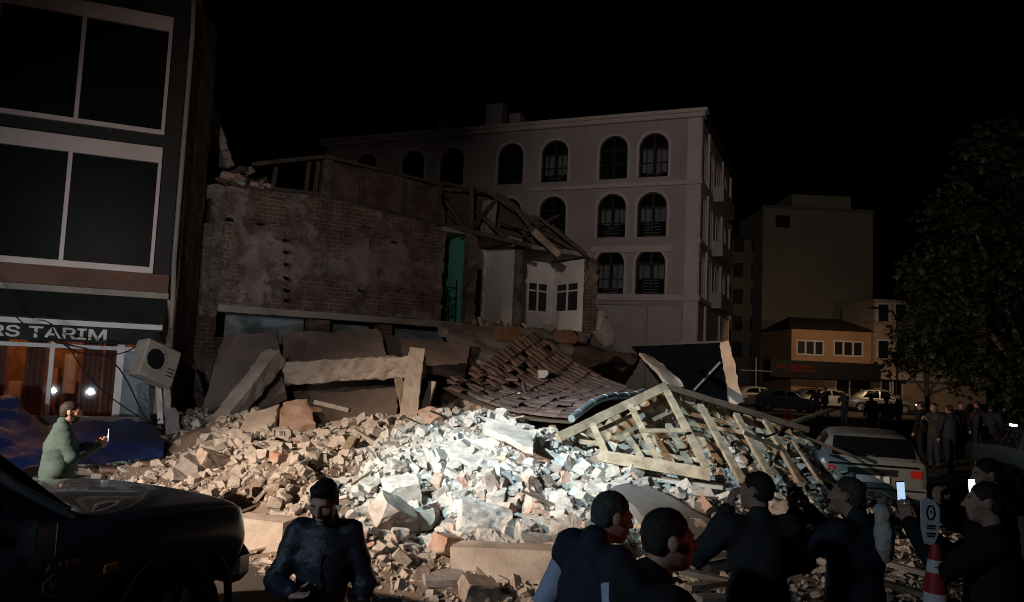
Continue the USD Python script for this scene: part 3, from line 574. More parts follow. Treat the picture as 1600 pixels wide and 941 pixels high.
for k in range(5): g_.box((-.14, -.202, .02 - .15 + .075 * k), (.34, .008, .008))
obj('grille', g_, 'black_plastic', ac)
tt = text('AIR', .05, .004); 
obj('vent', MB().box((.26, -.183, -.05), (.16, .006, .02)).box((.26, -.183, -.12), (.16, .006, .02)).box((.26, -.183, -.19), (.16, .006, .02)), 'black_plastic', ac)
# boards and pipe below it
for k, (px, w_) in enumerate(((222, .2), (247, .1), (260, .12))):
    ragged_beam('timber_plank', at(px, 600, 15.6), at(px + 4, 662, 15.3), w_, .05, ['plaster_blue', 'white_frame', 'concrete_pale'][k], ['wide pale board upright left under the air conditioner', 'narrow white upright board under the air conditioner', 'pale upright post right under the air conditioner'][k], 'plank', 70 + k, amp=.01)
panel('fallen_slab', E4((256, 640, 15.0), (276, 636, 15.1), (280, 668, 14.7), (260, 672, 14.6)), .12, 'chunk_concrete', 'small pale slab standing by the corner under the air conditioner', 'slab', seed=71, amp=.02)
# fallen cables
def cable(pts, r, label):
    P = A3([at(*p) for p in pts]); t = np.linspace(0, 1, len(P)); tt_ = np.linspace(0, 1, 30)
    from scipy.interpolate import make_interp_spline
    Q = make_interp_spline(t, P, k=min(3, len(P) - 1))(tt_); obj('cable', MB().tube(Q, r, 6), 'cable_black', label=label, cat='cable', smooth=True)
cable([(-20, 440, 14.6), (30, 500, 14.6), (90, 535, 14.6), (170, 560, 14.5), (215, 630, 14.4), (250, 655, 14.6)], .014, 'thick black cable sagging from the upper left past the sign to the ground')
cable([(60, 500, 14.8), (100, 530, 14.7), (140, 590, 14.5), (200, 640, 14.3), (240, 668, 14.2)], .012, 'thin black cable crossing the right shop pane to the blue sheet')
cable([(80, 505, 14.9), (110, 545, 14.8), (165, 556, 14.8), (215, 540, 15.2)], .013, 'black cable looping from the awning to the air conditioner')
cable([(248, 520, 15.4), (262, 560, 15.3), (268, 620, 15.2), (262, 660, 14.9)], .012, 'black cable hanging down behind the air conditioner')

# blue sheet heaped before the shop
def sheet(name, pts, m, label, cat, nx=60, ny=26, seed=0, amp=.14):
    """a crumpled cloth over control points (px, py, depth), a grid of rows"""
    G = A3([[at(*p) for p in row] for row in pts]); from scipy.ndimage import zoom
    P = np.stack([zoom(G[..., k], (ny / G.shape[0], nx / G.shape[1]), order=1) for k in range(3)], -1)
    n = meshkit.fbm(P * [1.6, 1.6, 2.6] + seed, 4, seed) - .5; rdg = np.abs(meshkit.noise(P * [2.2, 1.4, 4.5] + 7, seed) - .5)
    P[..., 2] += n * amp * 1.6 - rdg * amp; P[..., 1] -= rdg * amp * 1.5
    v, f = grid_mesh(P); return obj(name, (v, f), m, smooth=True, label=label, cat=cat)
sheet('tarpaulin', [[(-60, 612, 14.6), (30, 622, 14.8), (70, 662, 14.8), (130, 660, 15.0), (200, 652, 15.2), (255, 672, 15.0)], [(-60, 680, 13.2), (30, 690, 13.2), (80, 690, 13.4), (140, 690, 13.6), (200, 690, 13.8), (258, 690, 14.0)], [(-60, 740, 12.2), (40, 735, 12.4), (100, 725, 12.6), (150, 722, 12.8), (200, 718, 13.0), (255, 712, 13.2)]], 'tarp_blue', 'crumpled dark blue plastic sheet heaped in front of the shop window', 'tarpaulin', seed=3)

# broken gable edge with pale coping stones behind the shop house
gb = thing('gable_wall', 'dark broken gable wall with pale stepped coping rising behind the shop house', 'wall', (0, 0, 0))
A_, B_, C_, D_ = at(322, 152, 19.6), at(358, 262, 19.6), at(300, 262, 19.6), at(295, 152, 19.6)
obj('wall', plate(Polygon([(p[0], p[2]) for p in (A_, B_, C_, D_)]), .25, 19.6, .2, .03, 81), 'brick_left', gb, 35)
for k in range(9):
    t0, t1 = k / 9 + .004, (k + 1) / 9 - .004; p0, p1 = A_ + (B_ - A_) * t0, A_ + (B_ - A_) * t1
    obj('coping_stone', MB().beam(p0 + [.06 + .015 * (k % 2), -.06, 0], p1 + [.06 + .015 * (k % 3), -.06, 0], .20, .12, (0, 1, 0), .015), 'concrete_old', gb)

# ------------------------------------------------------------------ hotel behind
HU = A3([13.8, -5.7, 0]); HU /= np.linalg.norm(HU); HA = math.atan2(HU[1], HU[0])
hotel = thing('hotel', 'four storey pale pink corner building with arched windows behind the ruin', 'building', (9.6, 40, 0), HA)
def arch(w_, h_, n=20):
    r_ = w_ / 2; return Polygon([(-r_, 0), (r_, 0)] + [(r_ * math.cos(t), h_ - r_ * .95 + r_ * .95 * math.sin(t)) for t in np.linspace(0, math.pi, n)])
AW, AH = 1.6, 2.45
wins = [(u_, z_) for z_, us_ in ((12.7, (-2.44, -4.68, -8.13, -10.86, -14.7, -17.4, -20.8)), (9.43, (-2.44, -4.68, -8.13, -10.86)), (6.33, (-2.44, -4.68, -8.13))) for u_ in us_]
outline = sbox(-24, 0, 0, 16.0)
for u_, z_ in wins: outline = outline.difference(affinity.translate(arch(AW, AH), u_, z_))
outline = outline.difference(sbox(-2.53, 0, -.75, 5.75)).difference(sbox(-5.9, 0, -2.75, 5.75))
def wall_from(poly, th, R=np.eye(3), t=(0, 0, 0)):
    v, f = plate(poly, th); return v @ R.T + t, f
obj('front_wall', wall_from(outline, .35), 'hotel_wall', hotel)
def arch_window(parent, u_, z_, R=np.eye(3), t=A3([0, 0, 0]), curtains=True, blank=False, top=.35):
    P = A3([u_, 0, z_]); W = lambda v: (np.asarray(v) + P) @ R.T + t
    a = arch(AW, AH); out = affinity.translate(a.buffer(.15).difference(a).intersection(sbox(-2, -.02, 2, 4)), 0, 0)
    v, f = plate(out, .12, -.055); wp = obj('window', (W(v), f), 'hotel_trim', parent)
    fr_ = a.difference(a.buffer(-.09)).union(sbox(-.06, .05, .06, AH - .05).intersection(a)).union(sbox(-.75, AH - .86, .75, AH - .76).intersection(a)).union(sbox(-.75, .82, .75, .87)).union(sbox(-.42, .05, -.38, AH - .8)).union(sbox(.38, .05, .42, AH - .8))
    v, f = plate(fr_, .07, .12); obj('frame', (W(v), f), 'hotel_frame', wp)
    v, f = plate(a.buffer(-.05), .012, .15); obj('pane', (W(v), f), 'hotel_glass', wp)
    if curtains:
        for s in (-1, 1):
            x_ = np.linspace(.1, .68, 24); G = np.stack([np.stack([s * x_, .33 + .025 * np.sin(x_ * 50), np.full_like(x_, zz)], -1) for zz in (top if not blank else max(top, .8), 1.62)], 1)
            v, f = grid_mesh(G); obj('curtain', (W(v), f), 'curtain_lace', wp, smooth=True)
    if curtains:
        bl = MB()
        for s in (-1, 1):
            for q_ in range(5): bl.box((s * (.2 + .06 * (q_ % 3)), .27, .12 + .16 * q_), (.36, .02, .045))
        v, f = bl.get(); obj('railing', (W(v), f), 'curtain_lace', wp)
for k, (u_, z_) in enumerate(wins): arch_window(hotel, u_, z_, curtains=k in (0, 2, 7, 8, 11, 12), blank=k in (7, 8), top=[.35, 1.0, .5, .9][k % 4])
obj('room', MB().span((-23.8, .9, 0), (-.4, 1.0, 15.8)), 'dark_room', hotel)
obj('cornice', MB().span((-24.2, -.28, 15.82), (.28, .36, 16.05)).span((-24.3, -.4, 16.052), (.4, .36, 16.25)), 'hotel_trim', hotel)
obj('ledge', MB().span((-9.6, -.16, 12.2), (.16, -.002, 12.42)), 'hotel_trim', hotel)
obj('ledge', MB().span((-5.75, -.16, 8.6), (-1.2, -.002, 8.95)), 'hotel_trim', hotel)
obj('ledge', MB().span((-24, -.22, 5.98), (.22, -.002, 6.28)), 'hotel_trim', hotel)
obj('corner_pilaster', MB().span((-.62, -.08, 0), (.08, -.003, 5.975)).span((-.62, -.08, 6.283), (.08, -.003, 12.195)).span((-.62, -.08, 12.425), (.08, -.003, 15.815)), 'hotel_trim', hotel)
obj('roller_shutter', MB().span((-2.53, .15, 0), (-.75, .2, 5.75)), 'shutter_metal', hotel)
sh_ = MB()
for k in range(46): sh_.span((-2.52, .135, .1 + .122 * k), (-.76, .149, .19 + .122 * k))
obj('shutter_slats', sh_, 'shutter_metal', hotel, kind='stuff')
obj('shop_front', MB().span((-5.9, .3, 0), (-2.75, .34, 5.75)), 'shutter_metal', hotel)
obj('roof', MB().add([(-24.2, -.3, 16.25), (.3, -.3, 16.25), (.3, 13.8, 16.25), (-24.2, 13.8, 16.25), (-20, 5, 17.9), (-4, 5, 17.9)], [[0, 1, 5, 4], [2, 3, 4, 5]]).add([(.3, -.3, 16.25), (.3, 13.8, 16.25), (-4, 5, 17.9)], [[0, 1, 2]]), 'timber_dark', hotel)
for u_, w_, h_ in ((-13.2, 1.1, 18.1), (-11.6, .7, 17.4), (-16.5, .9, 17.6)):
    obj('chimney', MB().span((u_, 1.2, 16.0), (u_ + w_, 2.0, h_), 0), 'hotel_wall', hotel)
# right flank with balconies
RS = A3([[0, -1, 0], [1, 0, 0], [0, 0, 1.0]])
fl = sbox(0, 0, 14, 16.0); fw = []
for v0 in (1.7, 4.6, 7.6, 10.6):
    for z_ in (12.7, 9.43, 6.33): fw.append((v0, z_)); fl = fl.difference(affinity.translate(arch(AW, AH), v0, z_))
v, f = plate(fl, .3); obj('side_wall', (v @ RS.T + [0, 0.0, 0], f), 'hotel_wall', hotel)
for v0, z_ in fw: arch_window(hotel, v0, z_, RS, A3([0, 0, 0]), curtains=False)
for z_ in (12.2, 9.0, 5.98):
    obj('ledge', MB().span((.002, -.2, z_), (.2, 14, z_ + .25)), 'hotel_trim', hotel)
    obj('balcony', MB().span((.2, 4.4, z_), (.75, 10.2, z_ + .2)).span((.69, 4.4, z_ + .2), (.75, 10.2, z_ + .9)).span((.2, 4.4, z_ + .2), (.69, 4.46, z_ + .9)), 'hotel_wall', hotel)
for v0 in (.3, 3.2, 9.3, 13.6): obj('pilaster', MB().span((.003, v0 - .25, 0), (.12, v0 + .25, 15.8)), 'hotel_trim', hotel)

# ------------------------------------------------------------------ far buildings across the square
tw = thing('apartment_block', 'tall blank sided apartment block standing behind the low orange house', 'building', (20, 75, 0))
x0, x1 = at(1190, 500, 75)[0] - 20, at(1364, 400, 75)[0] - 20
zl = at(1200, 325, 75)[2]; zr = at(1362, 322, 75)[2]; zt = at(1290, 304, 75)[2]
obj('wall', MB().span((x0, 0, 0), (x1, 8, zl)).span((x0 + 3.0, .5, zl), (x1 - 2.0, 6, zt)), 'far_block', tw)
wp = obj('window', MB().span((x0 + 1.2, -.06, zl - 1.9), (x0 + 2.6, .0, zl - .7)), 'hotel_frame', tw)
obj('parapet', MB().span((x0 - .1, -.1, zl), (x1 + .1, .3, zl + .25)), 'far_block_dark', tw)
ab = thing('apartment_block', 'dark flat fronted apartment block with rows of windows between hotel and blank sided block', 'building', (15.5, 78, 0))
zz = at(1160, 375, 78)[2]; obj('wall', MB().span((4.5, 0, 0), (10.5, 6, zz)), 'far_block_dark', ab)
for i in range(3):
    for j in range(5): obj('window', MB().span((5.2 + 1.8 * i, -.05, 4 + 2.7 * j), (6.2 + 1.8 * i, 0, 5.5 + 2.7 * j)), 'hotel_frame', ab)
xa, xb, zt = at(1237, 520, 62)[0], at(1361, 560, 62)[0], at(1290, 516, 62)[2]
lo = thing('orange_house', 'low orange rendered house with white three pane windows and a dark shop canopy', 'building', (xa, 62, 0))
Wd = xb - xa
obj('wall', MB().span((0, 0, 0), (Wd, 7, zt)), 'orange_render', lo)
obj('roof', MB().add([(-.4, -.5, zt), (Wd + .3, -.5, zt), (Wd + .3, 7, zt), (-.4, 7, zt), (1, 3.5, zt + 1.2), (Wd - 1, 3.5, zt + 1.2)], [[0, 1, 5, 4], [2, 3, 4, 5], [0, 4, 3, 3], [1, 2, 5, 5]]), 'timber_dark', lo)
for p0, p1 in (((1245, 533), (1286, 554)), ((1303, 534), (1347, 556))):
    a, b = at(*p0, 62), at(*p1, 62); a, b = a - [xa, 62, 0], b - [xa, 62, 0]
    wm = MB(); L_ = b[0] - a[0]
    for t in (0, .32, .66, 1): wm.span((a[0] + L_ * t - .06, -.08, b[2]), (a[0] + L_ * t + .06, -.002, a[2]))
    wm.span((a[0] - .07, -.082, a[2]), (b[0] + .07, -.003, a[2] + .12)).span((a[0] - .07, -.082, b[2] - .12), (b[0] + .07, -.003, b[2]))
    wq = obj('window', wm, 'white_frame', lo)
    for t in (0, .34, .68): obj('pane', MB().span((a[0] + L_ * t + .08, -.03, b[2]), (a[0] + L_ * (t + .3) - .02, -.01, a[2])), 'window_glass', wq)
cz = at(1290, 566, 62)[2]
obj('canopy', MB().span((-2.2, -1.6, cz - 1.35), (Wd, -.002, cz)), 'black_cladding', lo)
for k, (s_, px, py, h_) in enumerate((('ALIŞ  SEDİRHAN', 1212, 574, .26), ('LOKANTASI', 1232, 581, .26))):
    t_ = text(s_, h_, .02); t_.apply_transform(trimesh.transformations.rotation_matrix(math.pi / 2, [1, 0, 0])); p = at(px, py, 60.3) - [xa, 62, 0]; t_.apply_translation(p - [t_.bounds[0][0], 0, 0] + [0, -.03 + 0, 0]); obj(['sign_line', 'sign_line_lower'][k], (t_.vertices, t_.faces), 'sign_red', lo, kind='stuff')
gz = cz - 1.45
for a, b in ((2.2, 2.3), (4.6, 4.7), (6.4, 6.5)):
    pass
sf = obj('shop_front', MB().span((Wd * .55, -.09, 2.3), (Wd - .1, -.003, 2.42)).span((Wd * .55, -.1, .1), (Wd * .55 + .1, -.003, 2.3)).span((Wd * .72, -.1, .1), (Wd * .72 + .1, -.003, 2.3)).span((Wd * .87, -.1, .1), (Wd * .87 + .12, -.003, 1.5)), 'white_frame', lo)
obj('pane', MB().span((Wd * .55 + .1, -.05, .1), (Wd - .1, -.02, 2.3)), 'window_glass', sf)
th_ = thing('tan_house', 'tan three storey house with pale window frames partly hidden by the tree', 'building', (xb + .05, 61.6, 0))
zt2 = at(1385, 468, 61.6)[2]; obj('wall', MB().span((0, 0, 0), (9, 6, zt2)), 'tan_render', th_)
obj('ledge', MB().span((-.05, -.5, at(1385, 583, 61)[2] - .5), (7, -.002, at(1385, 583, 61)[2])), 'hotel_trim', th_)
for px, py in ((1380, 545), (1407, 545), (1380, 488), (1407, 488), (1385, 606), (1400, 606)):
    p = at(px, py, 61.6) - [xb + .05, 61.6, 0]; wq = obj('window', MB().span((p[0] - .55, -.07, p[2] - .75), (p[0] - .42, -.003, p[2] + .75)).span((p[0] + .42, -.07, p[2] - .75), (p[0] + .55, -.003, p[2] + .75)).span((p[0] - .42, -.07, p[2] + .62), (p[0] + .42, -.003, p[2] + .75)), 'white_frame', th_)
    obj('pane', MB().span((p[0] - .42, -.03, p[2] - .75), (p[0] + .42, -.01, p[2] + .62)), 'window_glass', wq)

# ------------------------------------------------------------------ broken masonry
def rock(seed, kind):
    """a broken lump: a block with some corners knocked off and its faces askew"""
    r = np.random.default_rng(seed)
    sx, sy, sz = {'brick': (1.0, .5, .33), 'block': (1.0, .8, .65), 'shard': (1.0, .75, .22), 'lump': (1.0, .85, .8)}[kind]
    P = []
    for c in np.array(np.meshgrid([-1, 1], [-1, 1], [-1, 1])).reshape(3, -1).T:
        k = r.random(); j = r.uniform(-.14, .14, 3)
        if k < (.25 if kind == 'brick' else .45):
            for ax in range(3):
                q_ = c.astype(float).copy(); q_[ax] *= r.uniform(-.1, .55); P.append(q_ + j * .5)
        elif k < .75:
            for ax in range(3):
                q_ = c.astype(float).copy(); q_[ax] *= r.uniform(.72, .9); P.append(q_ + j * .3)
        else: P.append(c + j)
    return hull(A3(P) * [sx / 2, sy / 2, sz / 2])
PROTO = {k: [rock(100 * i + j, k) for j in range(12)] for i, k in enumerate(('brick', 'block', 'shard', 'lump'))}
def rough_rock(proto, size, seed, cell, amp):
    """a large lump, its faces worn and pitted"""
    v, f = proto; v = v * size
    v, f = trimesh.remesh.subdivide_to_size(v, f, cell, max_iter=6)
    m = trimesh.Trimesh(v, f); m.merge_vertices(); v = m.vertices.copy()
    v += (np.stack([meshkit.fbm(v * 7 / max(size, .3) + 9 * k + seed, 4, seed + k) for k in range(3)], 1) - .5) * amp * 2
    return v, m.faces

rk = np.random.default_rng(2024)
zone = []          # x, y, z, size, kind
def in_frame(p, mx=60):
    d = p - EYE; z = d @ FW; return -mx < 800 + FPX * (d @ RT) / z < 1600 + mx and -mx < 470.5 - FPX * (d @ UP) / z < 941 + mx
KIND = ['brick', 'block', 'shard', 'lump']
NT = 60000
cx, cy = rk.uniform(-8.6, 8.2, NT), rk.uniform(6.9, 18.0, NT); chh = H(cx, cy)
dens = np.minimum(1.0, 0.28 + chh * 2.0) * np.where(cx > 3.6, .45, 1) * np.where(cy > 15.5, .4, 1)
sz_ = .05 + .12 * rk.random(NT) ** 2.0
sz_ = np.where(rk.random(NT) < .15, rk.uniform(.14, .225, NT), sz_); sz_ = np.where(rk.random(NT) < .006, rk.uniform(.26, .36, NT), sz_)
sz_ *= np.where(chh < .2, .75, 1) * (.62 + meshkit.noise(np.stack([cx * .95, cy * .95, np.full(NT, 3.3)], 1), 5))
kd = rk.choice(4, NT, p=[.46, .26, .12, .16])
D_ = np.stack([cx, cy, chh], 1) - EYE; dz_ = D_ @ FW; su_, sv_ = 800 + FPX * (D_ @ RT) / dz_, 470.5 - FPX * (D_ @ UP) / dz_
ok = (chh > -.03) & (rk.random(NT) < dens) & ~((cx > -5.2) & (cx < -1.2) & (cy > 14.9)) & ~((cx < -5.3) & (rk.random(NT) < .9) & (cy < 14.5)) & (su_ > -60) & (su_ < 1660) & (sv_ > -60) & (sv_ < 1001)
pick = np.nonzero(ok)[0][:12500]
zone = np.stack([cx, cy, chh, sz_, kd], 1)[pick]
zone = np.array(zone)
dist = np.linalg.norm(zone[:, :3] - EYE, axis=1); shown = zone[:, 3] / dist
hidden = (zone[:, 1] > 16)
order = np.argsort(-shown + hidden * 10)
big = order[:236]
def place(i, lift=.12):
    x, y, h, s, k = zone[i]; r = np.random.default_rng(int(i) + 5)
    R = euler(r.normal(0, .45), r.normal(0, .45), r.uniform(0, 6.28))
    return R, A3([x, y, h + s * r.uniform(-.02, lift + .1)])
BAND = [(-9, -3.6, 'left end'), (-3.6, -1.2, 'warm lit left'), (-1.2, 1.0, 'bright middle'), (1.0, 3.2, 'right shoulder'), (3.2, 9, 'right end')]
LEVEL = [(0, 8.9, 'at the foot of the'), (8.9, 10.2, 'low on the'), (10.2, 11.6, 'halfway up the'), (11.6, 13.2, 'high on the'), (13.2, 30, 'on top of the')]
LOOK = [('chunk_plaster', 'plaster coated'), ('chunk_mortar', 'mortar caked'), ('chunk_brick', 'reddish brick'), ('chunk_concrete', 'grey concrete')]
for i in big:
    x, y, h, s, k = zone[i]; k = int(k); r = np.random.default_rng(int(i))
    R, t = place(i); lk = r.choice(4, p=[.36, .34, .16, .14]); pr_ = PROTO[KIND[k]][r.integers(12)]
    v, f = rough_rock(pr_, s, int(i) % 97, max(.035, s * .2), min(.026, s * .075))
    b = next(t_ for a, c, t_ in LEVEL if a <= y < c) + ' ' + next(t_ for a, c, t_ in BAND if a <= x < c) + ' of the heap'; sz = 'small' if s < .2 else 'middling' if s < .27 else 'large'
    what = {'brick': 'brick piece', 'block': 'broken block', 'shard': 'flat shard', 'lump': 'rough lump'}[KIND[k]]
    p = obj({'brick': 'brick_piece', 'block': 'masonry_block', 'shard': 'plaster_shard', 'lump': 'masonry_lump'}[KIND[k]], (v, f), LOOK[lk][0], smooth=28, label=f'{sz} {LOOK[lk][1]} {what} {b}', cat='rubble', group=f'{sz} {LOOK[lk][1]} {what}s, {b}')
    m4 = np.eye(4); m4[:3, :3] = R; m4[:3, 3] = t; xf(stage.GetPrimAtPath(p), mat=m4)
# the rest, too many and too small to pick out
small = MB()
for i in order[236:]:
    x, y, h, s, k = zone[i]; r = np.random.default_rng(int(i)); R, t = place(i); v, f = PROTO[KIND[int(k)]][r.integers(12)]
    small.add(v * s, f, R, t)
obj('rubble', small, 'rubble_mix', label='heap of small broken bricks, mortar and plaster crumbs', cat='rubble', kind='stuff')
grit = MB(); rg = np.random.default_rng(99)
tet = [hull(rg.normal(0, 1, (7, 3)) * .5) for _ in range(10)]
k = 0
while k < 9000:
    x, y = rg.uniform(-6.5, 5.5), rg.uniform(6.9, 13.5)
    h = float(H(x, y))
    if h < -.05 or not in_frame(A3([x, y, h])): k += .2; continue
    v, f = tet[int(rg.integers(10))]; s = rg.uniform(.015, .05); grit.add(v * s, f, euler(*rg.uniform(0, 6, 3)), (x, y, h + s * .3)); k += 1
obj('grit', grit, 'rubble_mix', label='crumbs of mortar and brick strewn over the heap', cat='grit', kind='stuff')

# some lumps that stand out in the photograph, each at its own place
def lump(px, py, dz, size, kind, j, R, m, label, name='masonry_block', amp=.015):
    p0 = onH(px, py, dz); v, f = rough_rock(PROTO[kind][j], size, j, .06, amp)
    p = obj(name, (v, f), m, smooth=28, label=label, cat='rubble'); m4 = np.eye(4); m4[:3, :3] = euler(*R); m4[:3, 3] = p0; xf(stage.GetPrimAtPath(p), mat=m4)
lump(628, 768, .17, .42, 'block', 1, (.25, -.2, .3), 'chunk_plaster', 'large squared pale masonry block, upper one of the stacked pair in mid heap')
lump(614, 802, .15, .42, 'block', 4, (.5, .35, .7), 'chunk_mortar', 'large squared block, lower one of the stacked pair in mid heap')
lump(655, 812, .13, .34, 'block', 7, (0, -.1, .2), 'concrete_pale', 'pale block with its dark end turned right beside the stacked pair')
lump(758, 812, .14, .62, 'shard', 3, (.5, .25, .2), 'chunk_plaster', 'broad pale ragged slab of plastered wall above the squared concrete beam', amp=.035)
lump(700, 850, .1, .3, 'block', 2, (.1, .2, .8), 'chunk_brick', 'pinkish brickwork lump left above the squared concrete beam')
lump(718, 826, .08, .22, 'brick', 5, (.9, .2, .6), 'chunk_brick', 'orange red brick standing on end beside the broad ragged slab')
lump(815, 835, .08, .36, 'brick', 6, (.1, -.6, .7), 'chunk_concrete', 'grey narrow block leaning right of the broad ragged slab')
lump(845, 850, .06, .46, 'shard', 8, (.2, .1, .1), 'chunk_concrete', 'rounded grey stone slab behind the right end of the squared beam', amp=.02)
lump(748, 925, .06, .34, 'block', 9, (.2, .2, .4), 'chunk_mortar', 'square pale block in front of the squared concrete beam')
lump(695, 905, .03, .42, 'shard', 2, (.1, 0, .3), 'chunk_concrete', 'flat grey shard lying left of the squared beam foot')
lump(480, 655, .15, .55, 'block', 10, (.3, .1, .5), 'chunk_brick', 'brickwork lump below the diagonal concrete beam')
lump(330, 720, .12, .4, 'block', 11, (.2, .3, .9), 'chunk_mortar', 'brown lump at the left end of the heap near the blue sheet')
lump(285, 745, .1, .36, 'shard', 5, (.6, .3, .9), 'chunk_concrete', 'grey slab piece standing at the left tip of the heap')
lump(300, 728, .14, .32, 'block', 6, (.2, .6, .2), 'chunk_concrete', 'pale ribbed block on the left tip of the heap')
# red bricks at the foot of the shop window
for k, (px, py, c) in enumerate([(140, 737, 'chunk_brick'), (172, 736, 'chunk_brick'), (232, 728, 'chunk_brick'), (208, 732, 'chunk_concrete'), (190, 745, 'chunk_mortar'), (160, 752, 'chunk_mortar'), (225, 748, 'chunk_mortar')]):
    p0 = at(px, py, 12.6); v, f = rough_rock(PROTO['brick'][k], .3, k, .07, .008)
    p = obj('brick_piece', (v, f), c, smooth=28, label=['red brick below the blue sheet nearest the man in the green jacket', 'second red brick right of the man in the green jacket', 'red brick at the right end of the blue sheet', 'grey brick before the right part of the blue sheet', 'dusty brick behind the pickup hood middle', 'dusty brick nearest the pickup hood', 'dusty brick below the right end of the blue sheet'][k], cat='rubble'); m4 = np.eye(4); m4[:3, :3] = euler(.1 * k, .1, .5 * k); m4[:3, 3] = [p0[0], p0[1], max(p0[2], .06)]; xf(stage.GetPrimAtPath(p), mat=m4)
# planks and laths
for k, (p0, p1, w_, m, lb) in enumerate([((905, 848, 8.8), (872, 812, 9.2), .10, 'timber_pale', 'tan plank slanting right of the broad ragged slab'), ((888, 872, 8.5), (882, 826, 9.0), .08, 'timber_grey', 'grey plank upright right of the broad ragged slab'),
        ((1062, 892, 7.6), (1170, 915, 7.5), .12, 'timber_grey', 'grey plank lying flat before the man in the dark sweater'), ((1075, 918, 7.3), (1175, 905, 7.7), .1, 'timber_pale', 'pale plank crossing the grey one at the bottom edge'), ((1080, 870, 8.2), (1170, 858, 8.4), .14, 'plaster_brown', 'reddish brown plank behind the elbow of the man in the dark sweater'), ((1090, 935, 7.2), (1180, 935, 7.4), .16, 'timber_grey', 'wide grey plank lowest at the bottom edge'),
        ((1370, 908, 7.6), (1500, 945, 7.3), .12, 'timber_pale', 'tan timber running to the foot of the red and white post'), ((1385, 880, 8.6), (1460, 900, 8.3), .08, 'timber_grey', 'thin grey lath behind the tan timber by the post'), ((930, 728, 11.0), (1190, 775, 10.3), .14, 'timber_grey', 'long grey board lying under the tilted timber frame'), ((960, 745, 10.7), (1130, 762, 10.2), .1, 'timber_grey', 'shorter grey board under the tilted timber frame'),
        ((1215, 668, 15), (1300, 640, 16), .12, 'timber_dark', 'dark pole lying behind the tilted timber frame'), ((1240, 700, 13.6), (1290, 690, 14.2), .1, 'timber_dark', 'short dark pole left of the hatchback roof')]):
    a, b = at(*p0), at(*p1); 
    for q_ in (a, b): q_[2] = max(q_[2], float(H(q_[0], q_[1])) + .05)
    ragged_beam('timber_plank', a, b, w_, .05, m, lb, 'plank', 90 + k, amp=.006)
st_ = np.random.default_rng(71)
for k in range(26):
    x, y = st_.uniform(-4.6, 2.8), st_.uniform(8.6, 14.2); h = float(H(x, y)) + .06; L_ = st_.uniform(.25, .8); a = st_.uniform(0, 6.28)
    p0 = A3([x, y, h]); p1 = p0 + [L_ * math.cos(a), L_ * math.sin(a), L_ * st_.uniform(-.1, .5)]
    m_ = ['timber_pale', 'timber_grey', 'timber_dark'][k % 3]; b = next(t_ for a_, c, t_ in BAND if a_ <= x < c)
    v, f = slab((st_.uniform(.025, .06), L_, st_.uniform(.015, .04)), .1, .008, k); d = (p1 - p0) / L_; d /= np.linalg.norm(d); xx = np.cross([0, 0, 1.0], d); xx /= np.linalg.norm(xx); m4 = np.eye(4); m4[:3, :3] = np.stack([xx, d, np.cross(d, xx)], 1); m4[:3, 3] = (p0 + p1) / 2
    nm = ['tan', 'grey', 'dark'][k % 3]; pp = obj('splintered_stick', (v, f), m_, smooth=30, label=f'{nm} splintered stick lying among the rubble at the {b} of the heap', cat='stick', group=f'{nm} splintered sticks, {b} of the heap'); xf(stage.GetPrimAtPath(pp), mat=m4)
# crumbs and lumps on the open floor of the house
fl_ = np.random.default_rng(31)
for k in range(34):
    u_ = fl_.uniform(7.3, 12.0); s = fl_.uniform(.12, .34); p = A3(RO_) + RU * u_ + RV * fl_.uniform(-.3, .7) + [0, 0, 3.45 - .25 * max(0, u_ - 10.2)]
    v, f = PROTO[KIND[k % 4]][k % 12]; c = ['chunk_mortar', 'chunk_brick', 'concrete_old', 'chunk_concrete'][k % 4]
    pp = obj('debris_lump', (v * s, f), c, label=f'{["mortar", "brick", "grey", "concrete"][k % 4]} lump lying on the broken floor edge below the open rooms', cat='rubble', group=f'{["mortar", "brick", "grey", "concrete"][k % 4]} lumps on the broken floor edge'); m4 = np.eye(4); m4[:3, :3] = euler(*fl_.uniform(-.6, 3, 3)); m4[:3, 3] = p; xf(stage.GetPrimAtPath(pp), mat=m4)
for k, (a, b, d_) in enumerate((((783, 514), (800, 530), 20.4), ((868, 520), (905, 533), 21.5))):
    p0, p1 = at(*a, d_), at(*b, d_); obj('broken_brickwork', rough_rock(PROTO['block'][k + 2], .55, k, .08, .02), 'stain_orange', smooth=30, label=['small orange lump of brickwork left under the open rooms', 'wider orange lump of brickwork right under the open rooms'][k], cat='rubble'); xf(stage.GetPrimAtPath('/World/broken_brickwork' + ('_001' if k else '')), tuple((p0 + p1) / 2), .4)

# ------------------------------------------------------------------ tiled roof lying on the heap
Dq, Cq, Gq, Fq = at(892, 655, 12.0), at(1000, 606, 15.0), at(838, 530, 17.8), at(692, 592, 14.4)
roof = thing('tiled_roof', 'collapsed red clay tile roof slope sagging behind the crest of the heap', 'roof', (0, 0, 0))
def roof_at(s, t):
    p = Dq * (1 - s) * (1 - t) + Cq * s * (1 - t) + Gq * s * t + Fq * (1 - s) * t
    return p + A3([0, 0, -.30 * math.sin(math.pi * t) * (1 - .5 * s) + .10 * math.sin(5 * s + 3 * t) - .45 * max(0, t - .55) * max(0, .6 - s)])
NR, NC = 12, 24
s_, t_ = np.meshgrid(np.linspace(0, 1, 16), np.linspace(0, 1, 16), indexing='ij')
P = A3([[roof_at(a, b) + [0, 0, -.07] for a, b in zip(ra, rb)] for ra, rb in zip(s_, t_)])
obj('deck', grid_mesh(P), 'timber_dark', roof, smooth=True)
rt = np.random.default_rng(12)
ang = np.linspace(0, math.pi, 7)
